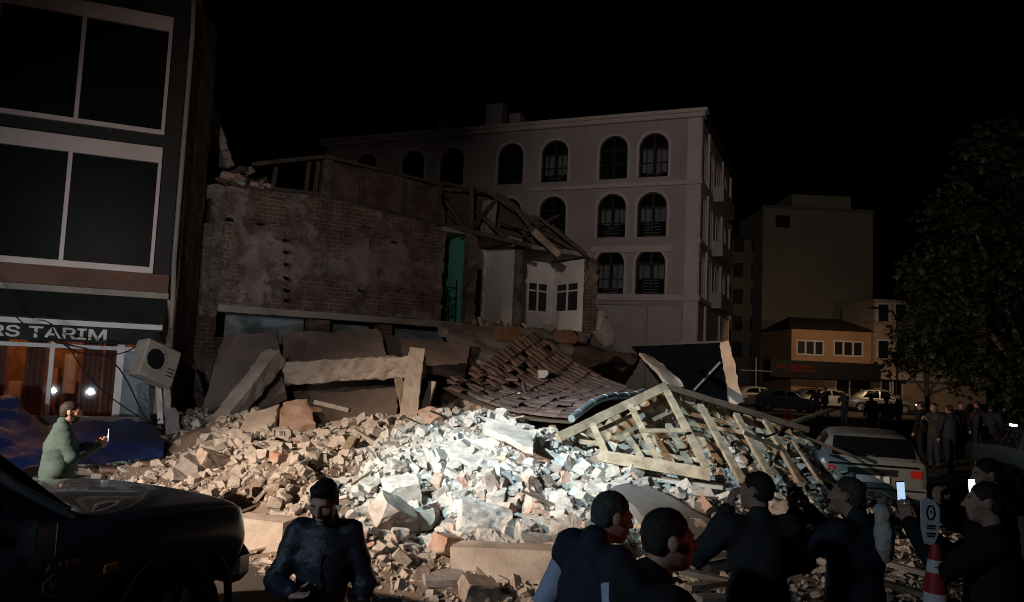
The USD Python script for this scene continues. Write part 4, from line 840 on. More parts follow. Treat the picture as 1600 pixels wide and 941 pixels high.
def tile_mesh(L, w0, w1, th=.014):
    v, f = [], []
    for rr_, (y, w_) in [(1, (0, w0)), (1, (L, w1)), (0, (0, w0)), (0, (L, w1))]:
        rad = w_ / 2 - (0 if rr_ else th)
        for a in ang: v.append((rad * math.cos(a), y, .5 * rad * math.sin(a)))
    n = len(ang)
    for k in range(n - 1):
        f += [[k, k + 1, n + k + 1, n + k], [2 * n + k, 3 * n + k, 3 * n + k + 1, 2 * n + k + 1], [k, 2 * n + k, 2 * n + k + 1, k + 1], [n + k, n + k + 1, 3 * n + k + 1, 3 * n + k]]
    return A3(v), A3(f)
for j in range(NC):
    for i in range(NR):
        t0, t1 = i / NR, (i + 1.22) / NR; s0 = (j + .5) / NC
        if rt.random() < (.03 if i < 7 else .12): continue
        if i >= 8 and s0 < .3 and rt.random() < .55: continue
        a, b = roof_at(s0, t0), roof_at(s0 + rt.normal(0, .004), min(t1, 1.06)); sd = roof_at(min(1, s0 + .02), t0) - roof_at(s0 - .02, t0)
        y = b - a; L = np.linalg.norm(y); y /= L; x = sd - y * (sd @ y); x /= np.linalg.norm(x); z = np.cross(x, y)
        if z[2] < 0: x, z = -x, -z
        wd = np.linalg.norm(sd) / .04 / NC
        v, f = tile_mesh(L, wd * 1.0, wd * .86)
        messy = .05 if i < 8 else .12
        R = np.stack([x, y, z], 1) @ euler(rt.normal(0, messy * .4), rt.normal(0, messy * .5), rt.normal(0, messy * .6))
        obj('roof_tile', (v @ R.T + a + z * (.012 * (i % 2) + .02) + [0, 0, rt.normal(0, .008)], f), f'clay_tile_{rt.integers(4)}', roof, smooth=40)
edge = A3([roof_at(a, -.015) + [0, 0, .03] for a in np.linspace(-.02, 1.02, 18)])
gt = obj('gutter', MB().tube(edge, .062, 10), 'gutter_metal', roof, smooth=40)
for k in range(6):
    obj('collar', MB().tube([roof_at(k / 6 + .06, -.015) + [0, 0, .03], roof_at(k / 6 + .072, -.015) + [0, 0, .03]], .067, 10), 'gutter_metal', gt, smooth=40)
# loose tiles slid off
for k in range(12):
    px, py = rt.uniform(700, 890), rt.uniform(560, 660)
    p = roof_at(rt.uniform(-.02, .45), rt.uniform(.2, 1.05)) + [0, 0, .08]; v, f = tile_mesh(.27, .13, .11)
    pp = obj('loose_tile', (v, f), f'clay_tile_{rt.integers(4)}', label='loose red clay tile lying askew on the sagging left side of the tiled roof', cat='roof tile', group='loose tiles on the sagging left side of the tiled roof', smooth=40); m4 = np.eye(4); m4[:3, :3] = euler(rt.normal(0, .4), rt.normal(0, .4), rt.uniform(0, 6)); m4[:3, 3] = p; xf(stage.GetPrimAtPath(pp), mat=m4)
pl_ = rough_rock(PROTO['lump'][3], .2, 3, .06, .02); pp = obj('plaster_lump', pl_, 'chunk_concrete', smooth=30, label='small white lump lying on the tiles near the top of the tiled roof', cat='lump'); xf(stage.GetPrimAtPath(pp), tuple(roof_at(.62, .62) + [0, 0, .16]))

# ------------------------------------------------------------------ tilted timber roof frame, its underside to the front
fm = thing('timber_roof_frame', 'toppled timber roof frame of pale rafters with its tile underside turned to the front', 'roof frame', (0, 0, 0))
def fb(p0, p1, w_, h_, name='rafter', m='timber_pale', seed=0, up=(0, -1, .2)):
    a, b = A3(p0, float), A3(p1, float); d = b - a; L = np.linalg.norm(d); d /= L; x = np.cross(up, d); x /= np.linalg.norm(x); z = np.cross(d, x)
    v, f = slab((w_, L, h_), .12, .006, seed, 0.0, 5.0); return obj(name, (v @ np.stack([x, d, z], 1).T + (a + b) / 2, f), m, fm, 30)
RL, RM, RR_ = at(872, 684, 11.4), at(1040, 604, 12.6), at(1262, 672, 13.4)
fb(RL, RM, .14, .09, 'ridge_beam', seed=1); fb(RM, RR_, .10, .08, 'ridge_beam', 'timber_dark', seed=2)
fb(at(936, 712, 10.6), at(1110, 742, 10.2), .16, .08, 'tie_beam', seed=3)
for k, (a, b, w_) in enumerate([((926, 664, 11.5), (948, 712, 10.8), .11), ((985, 634, 12.1), (1032, 726, 10.6), .10), ((1042, 612, 12.5), (1106, 735, 10.35), .13), ((1094, 634, 12.6), (1160, 752, 10.1), .13), ((1150, 648, 12.7), (1204, 745, 10.6), .12), ((1196, 658, 12.9), (1252, 756, 10.4), .12), ((1238, 690, 12.8), (1282, 752, 11.2), .07)]):
    fb(at(*a), at(*b), w_ * .78, .06, seed=10 + k)
for k, (a, b) in enumerate([((978, 678, 12.1), (1002, 716, 11.2)), ((1022, 682, 12.2), (1050, 724, 11.2)), ((1044, 664, 12.4), (1078, 726, 11.2)), ((1092, 682, 12.5), (1124, 722, 11.6)), ((1140, 684, 12.8), (1166, 720, 12.0)), ((1180, 690, 13), (1202, 722, 12.2))]):
    fb(at(*a), at(*b), .09, .05, 'stud', 'timber_pale' if k < 4 else 'timber_grey', seed=30 + k)
for k, (a, b) in enumerate([((950, 690, 11.9), (1075, 668, 12.7)), ((1000, 692, 12.1), (1060, 676, 12.6)), ((905, 690, 11.6), (985, 700, 11.6)), ((1060, 660, 12.9), (1250, 690, 13.2)), ((930, 676, 11.8), (1046, 622, 12.8)), ((960, 684, 12.0), (1050, 642, 12.8)), ((1050, 640, 12.9), (1180, 672, 13.2)), ((1075, 690, 12.3), (1215, 712, 12.5)), ((1000, 706, 11.5), (1120, 724, 11.3)), ((1130, 706, 12.4), (1262, 722, 12.6))]):
    fb(at(*a), at(*b), .065, .04, 'batten', seed=50 + k)
rl = np.random.default_rng(44)
for k in range(16):
    px, py, d0 = rl.uniform(960, 1290), rl.uniform(655, 745), rl.uniform(10.9, 12.9); a = rl.normal(.35 if k % 2 else 1.15, .35); L_ = rl.uniform(25, 75)
    fb(at(px, py, d0), at(px + L_ * math.cos(a), py + L_ * math.sin(a), d0 + rl.normal(0, .4)), rl.uniform(.025, .06), rl.uniform(.015, .035), 'lath', ['timber_pale', 'timber_grey', 'timber_dark'][k % 3], seed=80 + k)
# rows of tiles seen from below, behind the rafters
def und(s, t):  # s along the ridge, t down the back
    top = RL + (RM - RL) * (s / .5) if s < .5 else RM + (RR_ - RM) * ((s - .5) / .5)
    bot = at(910, 700, 12.1) + (at(1290, 712, 13.9) - at(910, 700, 12.1)) * s
    p = top * (1 - t) + bot * t; return p + A3([0, .22, -.06]) + A3([0, .12 * math.sin(9 * s + 4 * t), 0])
ru = np.random.default_rng(8); nc = 22
for j in range(nc):
    for i in range(7):
        if ru.random() < (.03 if j < 13 else .14) + .06 * (i > 5): continue
        s0 = (j + .5) / nc; a, b = und(s0, i / 7), und(s0, min(1.0, (i + 1.15) / 7)); sd = und(min(1, s0 + .02), i / 7) - und(s0 - .02, i / 7)
        y = b - a; L = np.linalg.norm(y)
        if L < .05: continue
        y /= L; x = sd - y * (sd @ y); wd = np.linalg.norm(x) / .04 / nc; x /= np.linalg.norm(x); z = np.cross(x, y)
        if z @ (a - EYE) < 0: z = -z; x = -x
        v, f = tile_mesh(L, wd * 1.12, wd * 1.0); R = np.stack([x, y, z], 1) @ euler(ru.normal(0, .05), ru.normal(0, .07), ru.normal(0, .07))
        obj('roof_tile', (v @ R.T + a, f), 'tile_underside' if ru.random() < .75 else 'timber_pale', fm, 40)
# dark sheet metal canopy box fallen on its edge behind the frame
cn = thing('fallen_canopy', 'dark blue shop canopy box tipped on edge behind the timber frame, pale end panel', 'canopy', (0, 0, 0))
c0, c1, c2, c3 = at(985, 540, 19.5), at(1128, 534, 18.0), at(1140, 632, 18.0), at(1040, 612, 19.0)
M('canopy_blue_shade', (0.0035, 0.005, 0.009), (0.0025, 0.0035, 0.006), 1.5, .95, spec=.03); M('canopy_end', (0.62, 0.52, 0.42), (0.45, 0.36, 0.28), 2.5, .7, .01, 9)  # panel blue taken down to near black: its shade is put into the colour
P = A3([[c0 * (1 - s) * (1 - t) + c1 * s * (1 - t) + c2 * s * t + c3 * (1 - s) * t for t in np.linspace(0, 1, 8)] for s in np.linspace(0, 1, 8)])
obj('panel', grid_mesh(P), 'canopy_blue_shade', cn, True)
e0, e1, e2, e3 = at(1124, 536, 17.9), at(1139, 532, 17.8), at(1161, 628, 17.7), at(1141, 636, 17.8)
P = A3([[e0 * (1 - s) * (1 - t) + e1 * s * (1 - t) + e2 * s * t + e3 * (1 - s) * t for t in np.linspace(0, 1, 16)] for s in np.linspace(0, 1, 8)])
P += ((meshkit.noise(P * [4, 4, 9]) - .5) * .07)[..., None] * A3([1, 0, 0]); obj('end_panel', grid_mesh(P), 'canopy_end', cn, True)
obj('edge_rail', MB().beam(c0, c1, .05, .05), 'steel_rail', cn); obj('edge_rail', MB().beam(c1, c2, .05, .05, (0, 1, 0)), 'gutter_metal', cn)
obj('strut', MB().beam(at(1085, 610, 18.4), at(1126, 566, 17.9), .05, .05), 'gutter_metal', cn)
obj('top', MB().quad(c0, c1, e1 + A3([0.1, 1.0, 0]), c0 + A3([.2, 1.0, .05])), 'canopy_blue_shade', cn)
panel('fallen_slab', E4((1000, 552, 16.5), (1020, 556, 16.6), (1068, 602, 15.6), (1048, 604, 15.4)), .06, 'concrete_old', 'long pale splintered board lying against the dark canopy box', 'slab', seed=61, rag=.05)

# ------------------------------------------------------------------ people: smooth blends of tapered limbs, meshed as one surface
class Field:
    def __init__(s, lo, hi, h):
        s.lo, s.h = A3(lo, float), h; s.n = np.ceil((A3(hi) - s.lo) / h).astype(int) + 1
        s.g = np.full(s.n, 1.0, np.float32)
        s.ax = [s.lo[k] + h * np.arange(s.n[k], dtype=np.float32) for k in range(3)]
    def _win(s, lo, hi):
        a = np.clip(np.floor((lo - s.lo) / s.h).astype(int), 0, s.n); b = np.clip(np.ceil((hi - s.lo) / s.h).astype(int) + 1, 0, s.n)
        return tuple(slice(i, j) for i, j in zip(a, b))
    def _pts(s, w): return np.stack(np.meshgrid(*[s.ax[k][w[k]] for k in range(3)], indexing='ij'), -1)
    def _mix(s, w, d, k, sub=False):
        g = s.g[w]
        if sub:
            hh = np.maximum(k - np.abs(g + d), 0) / k; s.g[w] = np.maximum(g, -d) + hh * hh * k * .25
        else:
            hh = np.maximum(k - np.abs(g - d), 0) / k; s.g[w] = np.minimum(g, d) - hh * hh * k * .25
    def cap(s, a, b, ra, rb=None, k=.02, sub=False):
        a, b = A3(a, float), A3(b, float); rb = ra if rb is None else rb; R = max(ra, rb) + k + .03
        w = s._win(np.minimum(a, b) - R, np.maximum(a, b) + R)
        if any(x.stop <= x.start for x in w): return s
        p = s._pts(w); d = b - a; L2 = max(d @ d, 1e-9); t = np.clip(((p - a) @ d) / L2, 0, 1)
        s._mix(w, np.linalg.norm(p - a - t[..., None] * d, axis=-1) - (ra + (rb - ra) * t), k, sub); return s
    def ell(s, c, r, k=.02, R=None, sub=False):
        c, r = A3(c, float), A3(r, float); m = r.max() + k + .03; w = s._win(c - m, c + m)
        if any(x.stop <= x.start for x in w): return s
        q = s._pts(w) - c
        if R is not None: q = q @ R
        k0 = np.linalg.norm(q / r, axis=-1); k1 = np.linalg.norm(q / (r * r), axis=-1) + 1e-6
        s._mix(w, k0 * (k0 - 1) / k1, k, sub); return s
    def cut(s, fn):
        """keep only where fn(p) < 0"""
        w = tuple(slice(0, n) for n in s.n); s.g = np.maximum(s.g, fn(s._pts(w)).astype(np.float32)); return s
    def rough(s, amp, sc, seed=0, oct_=3, stretch=(1, 1, 1)):
        near = np.abs(s.g) < amp * 3 + 2 * s.h; i = np.nonzero(near)
        p = np.stack([s.ax[k][i[k]] for k in range(3)], -1); s.g[i] += ((meshkit.fbm(p * A3(stretch) * sc + 50, oct_, seed) - .5) * 2 * amp).astype(np.float32); return s
    def mesh(s):
        g = s.g; ins = g < 0; n = A3(g.shape) - 1
        cor = np.stack([ins[a:a + n[0], b:b + n[1], c:c + n[2]] for a in (0, 1) for b in (0, 1) for c in (0, 1)], 0)
        act = cor.any(0) & ~cor.all(0); ci = np.argwhere(act); idx = np.full(act.shape, -1, np.int64); idx[tuple(ci.T)] = np.arange(len(ci))
        acc, cnt = np.zeros((len(ci), 3)), np.zeros(len(ci))
        for ax in range(3):
            o = [x for x in range(3) if x != ax]
            for u in (0, 1):
                for v in (0, 1):
                    p0 = ci.copy(); p0[:, o[0]] += u; p0[:, o[1]] += v; p1 = p0.copy(); p1[:, ax] += 1
                    a, b = g[tuple(p0.T)], g[tuple(p1.T)]; cr = (a < 0) != (b < 0); t = np.where(cr, a / np.where(cr, a - b, 1), 0)
                    q = p0.astype(float); q[:, ax] += t; acc += q * cr[:, None]; cnt += cr
        V = acc / cnt[:, None] * s.h + s.lo; F = []
        for ax in range(3):
            o = [x for x in range(3) if x != ax]; a = g; sl0 = [slice(None)] * 3; sl1 = [slice(None)] * 3; sl0[ax], sl1[ax] = slice(0, -1), slice(1, None)
            i0, i1 = ins[tuple(sl0)], ins[tuple(sl1)]; e = np.argwhere(i0 != i1)
            e = e[(e[:, o[0]] > 0) & (e[:, o[1]] > 0) & (e[:, o[0]] < g.shape[o[0]] - 1) & (e[:, o[1]] < g.shape[o[1]] - 1)]
            fl = i0[tuple(e.T)]
            def at_(du, dv):
                q = e.copy(); q[:, o[0]] += du; q[:, o[1]] += dv; return idx[tuple(q.T)]
            Q = np.stack([at_(-1, -1), at_(0, -1), at_(0, 0), at_(-1, 0)], 1)
            if ax == 1: fl = ~fl
            Q[~fl] = Q[~fl][:, ::-1]; F.append(Q)
        return V, np.vstack(F)

def yawR(a): return euler(0, 0, a)
M('skin', (0.42, 0.25, 0.18), (0.36, 0.205, 0.145), 12, .55, .0015, 120, coord='object', spec=.35)
M('skin_red', (0.42, 0.25, 0.18), (0.36, 0.205, 0.145), 12, .55, .0015, 120, coord='object', spec=.35)
M('hair_black', (0.014, 0.011, 0.010), (0.028, 0.022, 0.02), 60, .6, .004, 160, coord='object')
M('hair_grey', (0.09, 0.085, 0.08), (0.03, 0.028, 0.026), 50, .65, .004, 160, coord='object')
M('eye_white', (0.5, 0.47, 0.44), None, 3, .3); M('eye_dark', (0.02, 0.014, 0.01), None, 3, .2)
M('cloth_navy', (0.022, 0.028, 0.045), (0.014, 0.017, 0.027), 9, .75, .006, 30, coord='object')
M('cloth_puffer', (0.024, 0.031, 0.048), (0.008, 0.010, 0.015), 14, .42, .012, 22, coord='object', spec=.5)
M('cloth_black', (0.015, 0.015, 0.017), (0.010, 0.010, 0.011), 9, .85, .005, 40, coord='object')
M('cloth_charcoal', (0.040, 0.040, 0.043), (0.028, 0.028, 0.030), 9, .9, .005, 40, coord='object')
M('cloth_green', (0.052, 0.09, 0.088), (0.04, 0.07, 0.068), 7, .85, .006, 26, coord='object')
M('cloth_sleeve', (0.42, 0.47, 0.62), (0.34, 0.39, 0.52), 7, .85, .006, 30, coord='object')
M('cloth_grey', (0.05, 0.046, 0.046), (0.035, 0.033, 0.033), 7, .85, coord='object')
M('denim', (0.03, 0.035, 0.055), (0.02, 0.024, 0.04), 9, .9, .003, 60, coord='object')
EM('screen_white', (.85, .92, 1.0), 2.2); EM('screen_dim', (.55, .75, 1.0), .9)

def head_bits(F, hp, HR, k=.012, beardless=True):
    """skull, jaw, nose, brow, lips, ears about the head centre hp"""
    T = lambda *v: hp + HR @ A3(v)
    F.ell(T(0, -.012, .028), (.074, .096, .088), k, HR); F.ell(T(0, .032, -.040), (.060, .070, .085), .03, HR)
    F.ell(T(0, .072, -.092), (.030, .028, .026), .03, HR)
    F.cap(T(-.034, .080, .022), T(.034, .080, .022), .014, k=.02)
    F.cap(T(0, .092, .018), T(0, .119, -.028), .009, .0145, .012); F.ell(T(.012, .102, -.030), (.010, .011, .009), .01, HR); F.ell(T(-.012, .102, -.030), (.010, .011, .009), .01, HR)
    for s in (-1, 1):
        F.ell(T(s * .032, .098, .000), (.017, .014, .011), .015, HR, sub=True); F.ell(T(s * .031, .078, -.001), (.0135, .0125, .0115), .004, HR)
        F.ell(T(s * .045, .064, -.024), (.022, .024, .02), .025, HR)
        F.ell(T(s * .079, -.006, -.006), (.010, .021, .032), .008, HR @ euler(0, 0, s * -.35))
    F.cap(T(-.018, .096, -.055), T(.018, .096, -.055), .0075, k=.01); F.cap(T(-.016, .094, -.066), T(.016, .094, -.066), .008, k=.01)
    F.cap(T(-.02, .102, -.0605), T(.02, .102, -.0605), .0022, k=.004, sub=True)

def hand_bits(F, wr, d, n, side, curl=.5, sp=1.0, spread=.0):
    """a palm, four unequal bent fingers and a thumb; d along the palm, n out of its inner face, side +1 for the right hand"""
    d = d / np.linalg.norm(d); n = n - d * (n @ d); n /= np.linalg.norm(n); t = np.cross(d, n) * -side      # t points to the thumb side
    P = lambda a, b, c: wr + d * a + t * b + n * c
    for b in (-.028, -.010, .010, .028): F.cap(P(.012, b * .75, 0), P(.085, b, 0), .0135, .0125, .012)
    for b, L, r in ((.030, .074, .0092), (.010, .082, .0095), (-.011, .076, .0092), (-.030, .060, .0082)):
        p = P(.088, b, 0); a = curl * .55
        for seg in (.46, .30, .24):
            dd = d * math.cos(a) + n * math.sin(a) + t * b * spread; q_ = p + dd * L * seg; F.cap(p, q_, r, r * .92, .004); p = q_; a += curl
    p = P(.025, .026, .006); q_ = p + (d * .55 + t * .62 + n * .45) * .045; F.cap(p, q_, .0135, .011, .012); F.cap(q_, q_ + (d * .8 + t * .1 + n * .5) * .034, .0105, .0088, .004)

def make_person(name, label, loc, yaw, q, res=.007):
    """q: pose in the person's own frame (x right, y forward, z up)"""
    sc = q.get('tall', 1.75) / 1.75; p = thing(name, label, 'person', loc, yaw, q.get('group'))
    lean = q.get('lean', 0.0); bend = lambda v: euler(-lean, 0, 0) @ (A3(v, float) - [0, 0, .95]) + [0, 0, .95]
    bulk = q.get('bulk', 1.0); turn = q.get('turn', 0.0)
    tw_ = lambda v: bend(yawR(turn) @ A3(v, float))
    sh = {s: tw_((s * .168 * bulk, -.01, 1.418)) for s in (-1, 1)}
    neck = tw_((0, -.012, 1.47)); hd = A3(q.get('head', (0, .03, 1.635)), float); hd = tw_(hd)
    HR = yawR(q.get('hyaw', 0.0)) @ euler(q.get('hpitch', 0.0), q.get('hroll', 0.0), 0)
    el = {s: A3(q['elbow'][0 if s < 0 else 1], float) for s in (-1, 1)}; wr = {s: A3(q['wrist'][0 if s < 0 else 1], float) for s in (-1, 1)}
    hip = {s: A3([s * .095, 0, .92]) for s in (-1, 1)}; st = q.get('stride', 0.0)
    kn = {s: A3([s * .10, .03 + s * st * .5, .50]) for s in (-1, 1)}; an = {s: A3([s * .11, s * st - .02, .085]) for s in (-1, 1)}
    allp = np.array(list(el.values()) + list(wr.values()) + [hd]); lo = np.minimum(allp.min(0), [-.3, -.22, 0]) - .24; hi = np.maximum(allp.max(0), [.3, .22, 1.5]) + .24
    lo[2] = 0.0; zmin = q.get('zmin', .0); lo[2] = zmin
    F = Field(lo, hi, res)
    F.ell(tw_((0, 0, 1.26)), (.155 * bulk, .105 * bulk, .20), .05); F.ell((0, 0, .97), (.15 * bulk, .105 * bulk, .13), .06); F.cap(tw_((0, 0, 1.2)), (0, 0, 1.0), .115 * bulk, .115 * bulk, .05)
    F.cap(tw_((-.1, -.015, 1.42)), tw_((.1, -.015, 1.42)), .06, k=.05)
    F.cap(neck - [0, 0, .03], hd + HR @ A3([0, -.02, -.06]), .056, .052, .03); head_bits(F, hd, HR)
    for s in (-1, 1):
        F.cap(sh[s], el[s], .056 * bulk, .043, .03); F.cap(el[s], wr[s], .043, .028, .02)
        dirn = wr[s] - el[s]; hdir = A3(q.get('hand', {}).get(s, dirn), float); hn = A3(q.get('palm', {}).get(s, (0, 0, 1) if abs(dirn[2]) < .2 else (-s * .9, .3, 0)), float)
        hand_bits(F, wr[s], hdir, hn, s, q.get('curl', {}).get(s, .45))
        F.cap(hip[s], kn[s], .085, .058, .04); F.cap(kn[s], an[s], .056, .038, .02); F.cap(an[s], an[s] + [0, .13, -.045], .042, .032, .02)
    b = obj('body', F.mesh(), 'skin', p, True)
    for s in (-1, 1):
        for m_, r_, o in (('eye_dark', .0058, .0088),):
            e = trimesh.creation.icosphere(2, r_); obj('eye', (e.vertices + hd + HR @ A3([s * .031, .078 + o - .002, -.002]), e.faces), m_, p, True)
    # hair
    hs = q.get('hair', 'short'); Hf = Field(hd - .16, hd + .16, max(res * .75, .005)); T = lambda *v: hd + HR @ A3(v)
    if hs != 'bald':
        Hf.ell(T(0, -.014, .033), (.0772, .0985, .0905), .01, HR); Hf.ell(T(0, -.048, -.008), (.071, .058, .080), .02, HR)
        if hs == 'quiff': Hf.ell(T(0, .055, .105), (.055, .045, .03), .03, HR)
        line = q.get('hairline', .045)
        def keep(P):
            l = (P - hd) @ HR; front = np.minimum(l[..., 1] - .015, .075 - l[..., 2] + (line - .045)) if True else 0
            jag = (meshkit.noise(P * 130, 2) - .5) * .016 + (meshkit.noise(P * 50, 4) - .5) * .012; fa, fb_ = l[..., 1] - .030 + jag + .30 * l[..., 2], (line + .022) - l[..., 2] + .25 * np.abs(l[..., 0]) * 0 - 12 * l[..., 0] ** 2 + jag
            face = -np.log(np.exp(-np.clip(fa, -.3, .3) * 70) + np.exp(-np.clip(fb_, -.3, .3) * 70)) / 70
            low = -.062 - l[..., 2] - .25 * np.minimum(l[..., 1] + .05, 0)
            ear = np.minimum(.034 - np.sqrt(((np.abs(l[..., 0]) - .08) * .5) ** 2 + (l[..., 1] + .002) ** 2 + (l[..., 2] + .008) ** 2), 1)
            return np.maximum(np.maximum(face, low), ear)
        Hf.cut(keep); Hf.rough(.0055, 75, 3); obj('hair', Hf.mesh(), q.get('hairmat', 'hair_black'), p, True)
    if q.get('beard'):
        Bf = Field(hd - .16, hd + .16, max(res * .75, .005)); Bf.ell(T(0, .030, -.040), (.0655, .074, .088), .03, HR); Bf.ell(T(0, .060, -.085), (.040, .038, .036), .03, HR); Bf.cap(T(-.024, .098, -.047), T(.024, .098, -.047), .006, k=.01)
        Bf.cut(lambda P: (lambda l: np.maximum(np.maximum(l[..., 2] + .046 - .3 * np.maximum(.05 - l[..., 1], 0), -l[..., 1] - .0), .013 - np.sqrt(l[..., 0] ** 2 * .35 + (l[..., 2] + .060) ** 2)))((P - hd) @ HR))
        Bf.rough(.003, 70, 4); obj('beard', Bf.mesh(), 'hair_black', p, True)
    br_ = MB()
    for s in (-1, 1): br_.tube([T(s * .014, .0955, .019), T(s * .03, .096, .025), T(s * .048, .083, .021)], [.0035, .0048, .003], 6)
    obj('eyebrow', br_, q.get('hairmat', 'hair_black') if hs != 'bald' else 'hair_black', p, True, kind='stuff')
    # trousers and shoes
    Tf = Field([-.36, -.5, 0 if zmin < .05 else zmin], [.36, .5, 1.1], max(res, .010))
    Tf.ell((0, 0, .97), (.165 * bulk, .122 * bulk, .12), .04)
    for s in (-1, 1): Tf.cap(hip[s], kn[s], .102, .076, .04); Tf.cap(kn[s], an[s] + [0, 0, .02], .074, .064, .02)
    Tf.rough(.008, 9, 5, 3, (1, 1, 2.2)); Tf.cut(lambda P: .075 - P[..., 2]); obj('trousers', Tf.mesh(), q.get('legs', 'denim'), p, True)
    if zmin < .05:
        for s in (-1, 1):
            Sf = Field(an[s] - [.1, .12, .09], an[s] + [.1, .24, .08], .009); Sf.cap(an[s] + [0, -.02, -.03], an[s] + [0, .15, -.04], .05, .042, .02); Sf.cut(lambda P: -.0 - P[..., 2] + .002); obj('shoe', Sf.mesh(), 'black_rubber', p, True)
    # jacket or jumper
    J = Field(lo, hi, max(res, .009)); th = q.get('thick', .022); hem = q.get('hem', .86)
    J.ell(tw_((0, 0, 1.25)), (.152 * bulk + th, .11 * bulk + th, .21), .05); J.ell((0, 0, .98), (.15 * bulk + th, .112 * bulk + th, .17), .06); J.cap(tw_((0, 0, 1.2)), (0, 0, hem + .06), .118 * bulk + th, .124 * bulk + th, .05)
    J.cap(tw_((-.105 * bulk, -.018, 1.405)), tw_((.105 * bulk, -.018, 1.405)), .058 + th * .6, k=.05); J.cap(neck - [0, 0, .06], neck + [0, 0, -.005], .066 + th * .4, .058 + th * .3, .05)
    cuff = q.get('cuff', {-1: .94, 1: .94})
    for s in (-1, 1):
        if cuff[s] is not None:
            J.cap(sh[s], el[s], .056 * bulk + th * .8, .044 + th * .8, .04); J.cap(el[s], el[s] + (wr[s] - el[s]) * cuff[s], .046 + th * .8, .033 + th * .6, .02)
        else: J.cap(sh[s], sh[s] + (el[s] - sh[s]) * .12, .068 + th, .066 + th, .04)
    if q.get('hood'): J.ell(tw_((0, -.10, 1.46)), (.12, .07, .085), .05)
    col = q.get('collar', .03)
    if col: J.cap(neck + [0, -.008, 0], neck + [0, .0, col], .058 + th * .3, .062 + th * .3, .015)
    J.rough(q.get('wr', .012), 7, q.get('seed', 1), 4, (1, 1, 1.8))
    if q.get('puff'):
        def puff(P): return J.g - .008 * np.abs(np.sin(P[..., 2] * 55 + 2.0 * np.sin(P[..., 0] * 9))) .astype(np.float32)
        w = tuple(slice(0, n) for n in J.n); J.g = puff(J._pts(w)).astype(np.float32) + .006
    J.cut(lambda P: hem - P[..., 2])
    jk = obj('jacket', J.mesh(), q.get('top', 'cloth_navy'), p, True)
    if q.get('zip'):
        z_ = MB().tube([(0, .118 * bulk + th + .012, hem + .03), (0, .125 * bulk + th + .012, 1.1), tuple(tw_((0, .118 * bulk + th + .008, 1.32)))], .006, 6); obj('zip', z_, 'steel_rail', jk)
    if q.get('sleeve'):
        Lf = Field(lo, hi, .009)
        for s in (-1, 1): Lf.cap(sh[s] + [s * .0, 0, -.005], el[s], .062 + th * .55, .058 + th * .4, .02)
        Lf.rough(.01, 8, 6, 3); obj('shirt_sleeve', Lf.mesh(), q['sleeve'], p, True)
    return p, dict(hd=hd, wr=wr, el=el, HR=HR)
def phone_at(label, loc, yaw, pitch, screen, parent=None, w_=.075, h_=.155, lit='screen_white'):
    m4 = np.eye(4); m4[:3, :3] = euler(0, 0, yaw) @ euler(pitch, 0, 0); m4[:3, 3] = loc
    ph = thing('phone', label, 'phone', mat=m4); obj('case', MB().box((0, 0, 0), (w_, .009, h_), None, .003), 'black_plastic', ph)
    obj('screen', MB().span((-w_ / 2 + .004, -.0062, -h_ / 2 + .006), (w_ / 2 - .004, -.0046, h_ / 2 - .006)), lit, ph); return ph
def stand(px, py, d):
    """where somebody stands whose head is seen at a pixel, at a distance"""
    return at(px, py, d)

# 1 the man looking at his phone, facing the camera
hp = at(512, 775, 4.7)
a1, i1 = make_person('person', 'bearded man in dark quilted jacket facing the camera, looking down at his phone', (hp[0], hp[1], hp[2] - 1.625), math.pi + .12, dict(
    bulk=.92, head=(.01, .085, 1.615), hpitch=-.42, hyaw=-.25, beard=True, hair='quiff', top='cloth_puffer', thick=.024, hem=.78, collar=.05, zip=True, wr=.020, zmin=.25,
    elbow=((-.245, -.03, 1.12), (.265, .05, 1.13)), wrist=((-.25, .04, .86), (.13, .285, 1.13)), palm={1: (-.2, .25, 1), -1: (.9, .2, 0)}, hand={1: (-.8, .35, .12)}, curl={1: .5, -1: .5}), .007)
wq_ = A3([hp[0], hp[1], hp[2] - 1.625]) + yawR(math.pi + .12) @ (i1['wr'][1] + A3([-.075, .045, .045]))
phone_at('dark phone held flat in the hand of the bearded man', wq_, math.pi + .5, -1.2, 1, lit='black_plastic')
# 2 the man in the green jacket, three quarter from behind, filming
hp = at(98, 642, 8.8)
a2, i2 = make_person('person', 'man in pale green jacket seen from behind, holding up a small light beside the pickup', (hp[0], hp[1], hp[2] - 1.635), -1.0, dict(
    bulk=1.14, head=(0, .045, 1.625), hyaw=-.15, beard=True, top='cloth_green', thick=.034, hem=.74, wr=.012, zmin=.3, legs='cloth_black', seed=4, lean=.05,
    elbow=((-.24, .10, 1.15), (.27, .12, 1.14)), wrist=((-.10, .34, 1.22), (.12, .38, 1.24)), palm={1: (-1, 0, .2), -1: (1, 0, .2)}, hand={1: (-.1, .6, .6), -1: (.1, .6, .6)}, curl={1: .75, -1: .75}), .008)
wq_ = A3([hp[0], hp[1], hp[2] - 1.635]) + yawR(-1.0) @ (i2['wr'][1] + A3([-.05, .10, .12]))
phone_at('small phone with its light on in the hands of the man in the green jacket', wq_, -1.0, 0, 1)
# 3 man in the dark vest walking right
hp = at(920, 802, 3.85)
a3, i3 = make_person('person', 'grey haired man in dark vest with pale short sleeve, walking to the right', (hp[0], hp[1], hp[2] - 1.625), -1.05, dict(
    bulk=1.06, head=(0, .075, 1.615), hpitch=-.22, hyaw=-.2, hairmat='hair_grey', hairline=.06, top='cloth_navy', thick=.026, hem=.82, cuff={-1: None, 1: None}, sleeve='cloth_sleeve', zmin=.45, seed=7, lean=.10,
    elbow=((-.30, -.03, 1.13), (.29, -.02, 1.13)), wrist=((-.29, .08, .88), (.28, .12, .88))), .007)
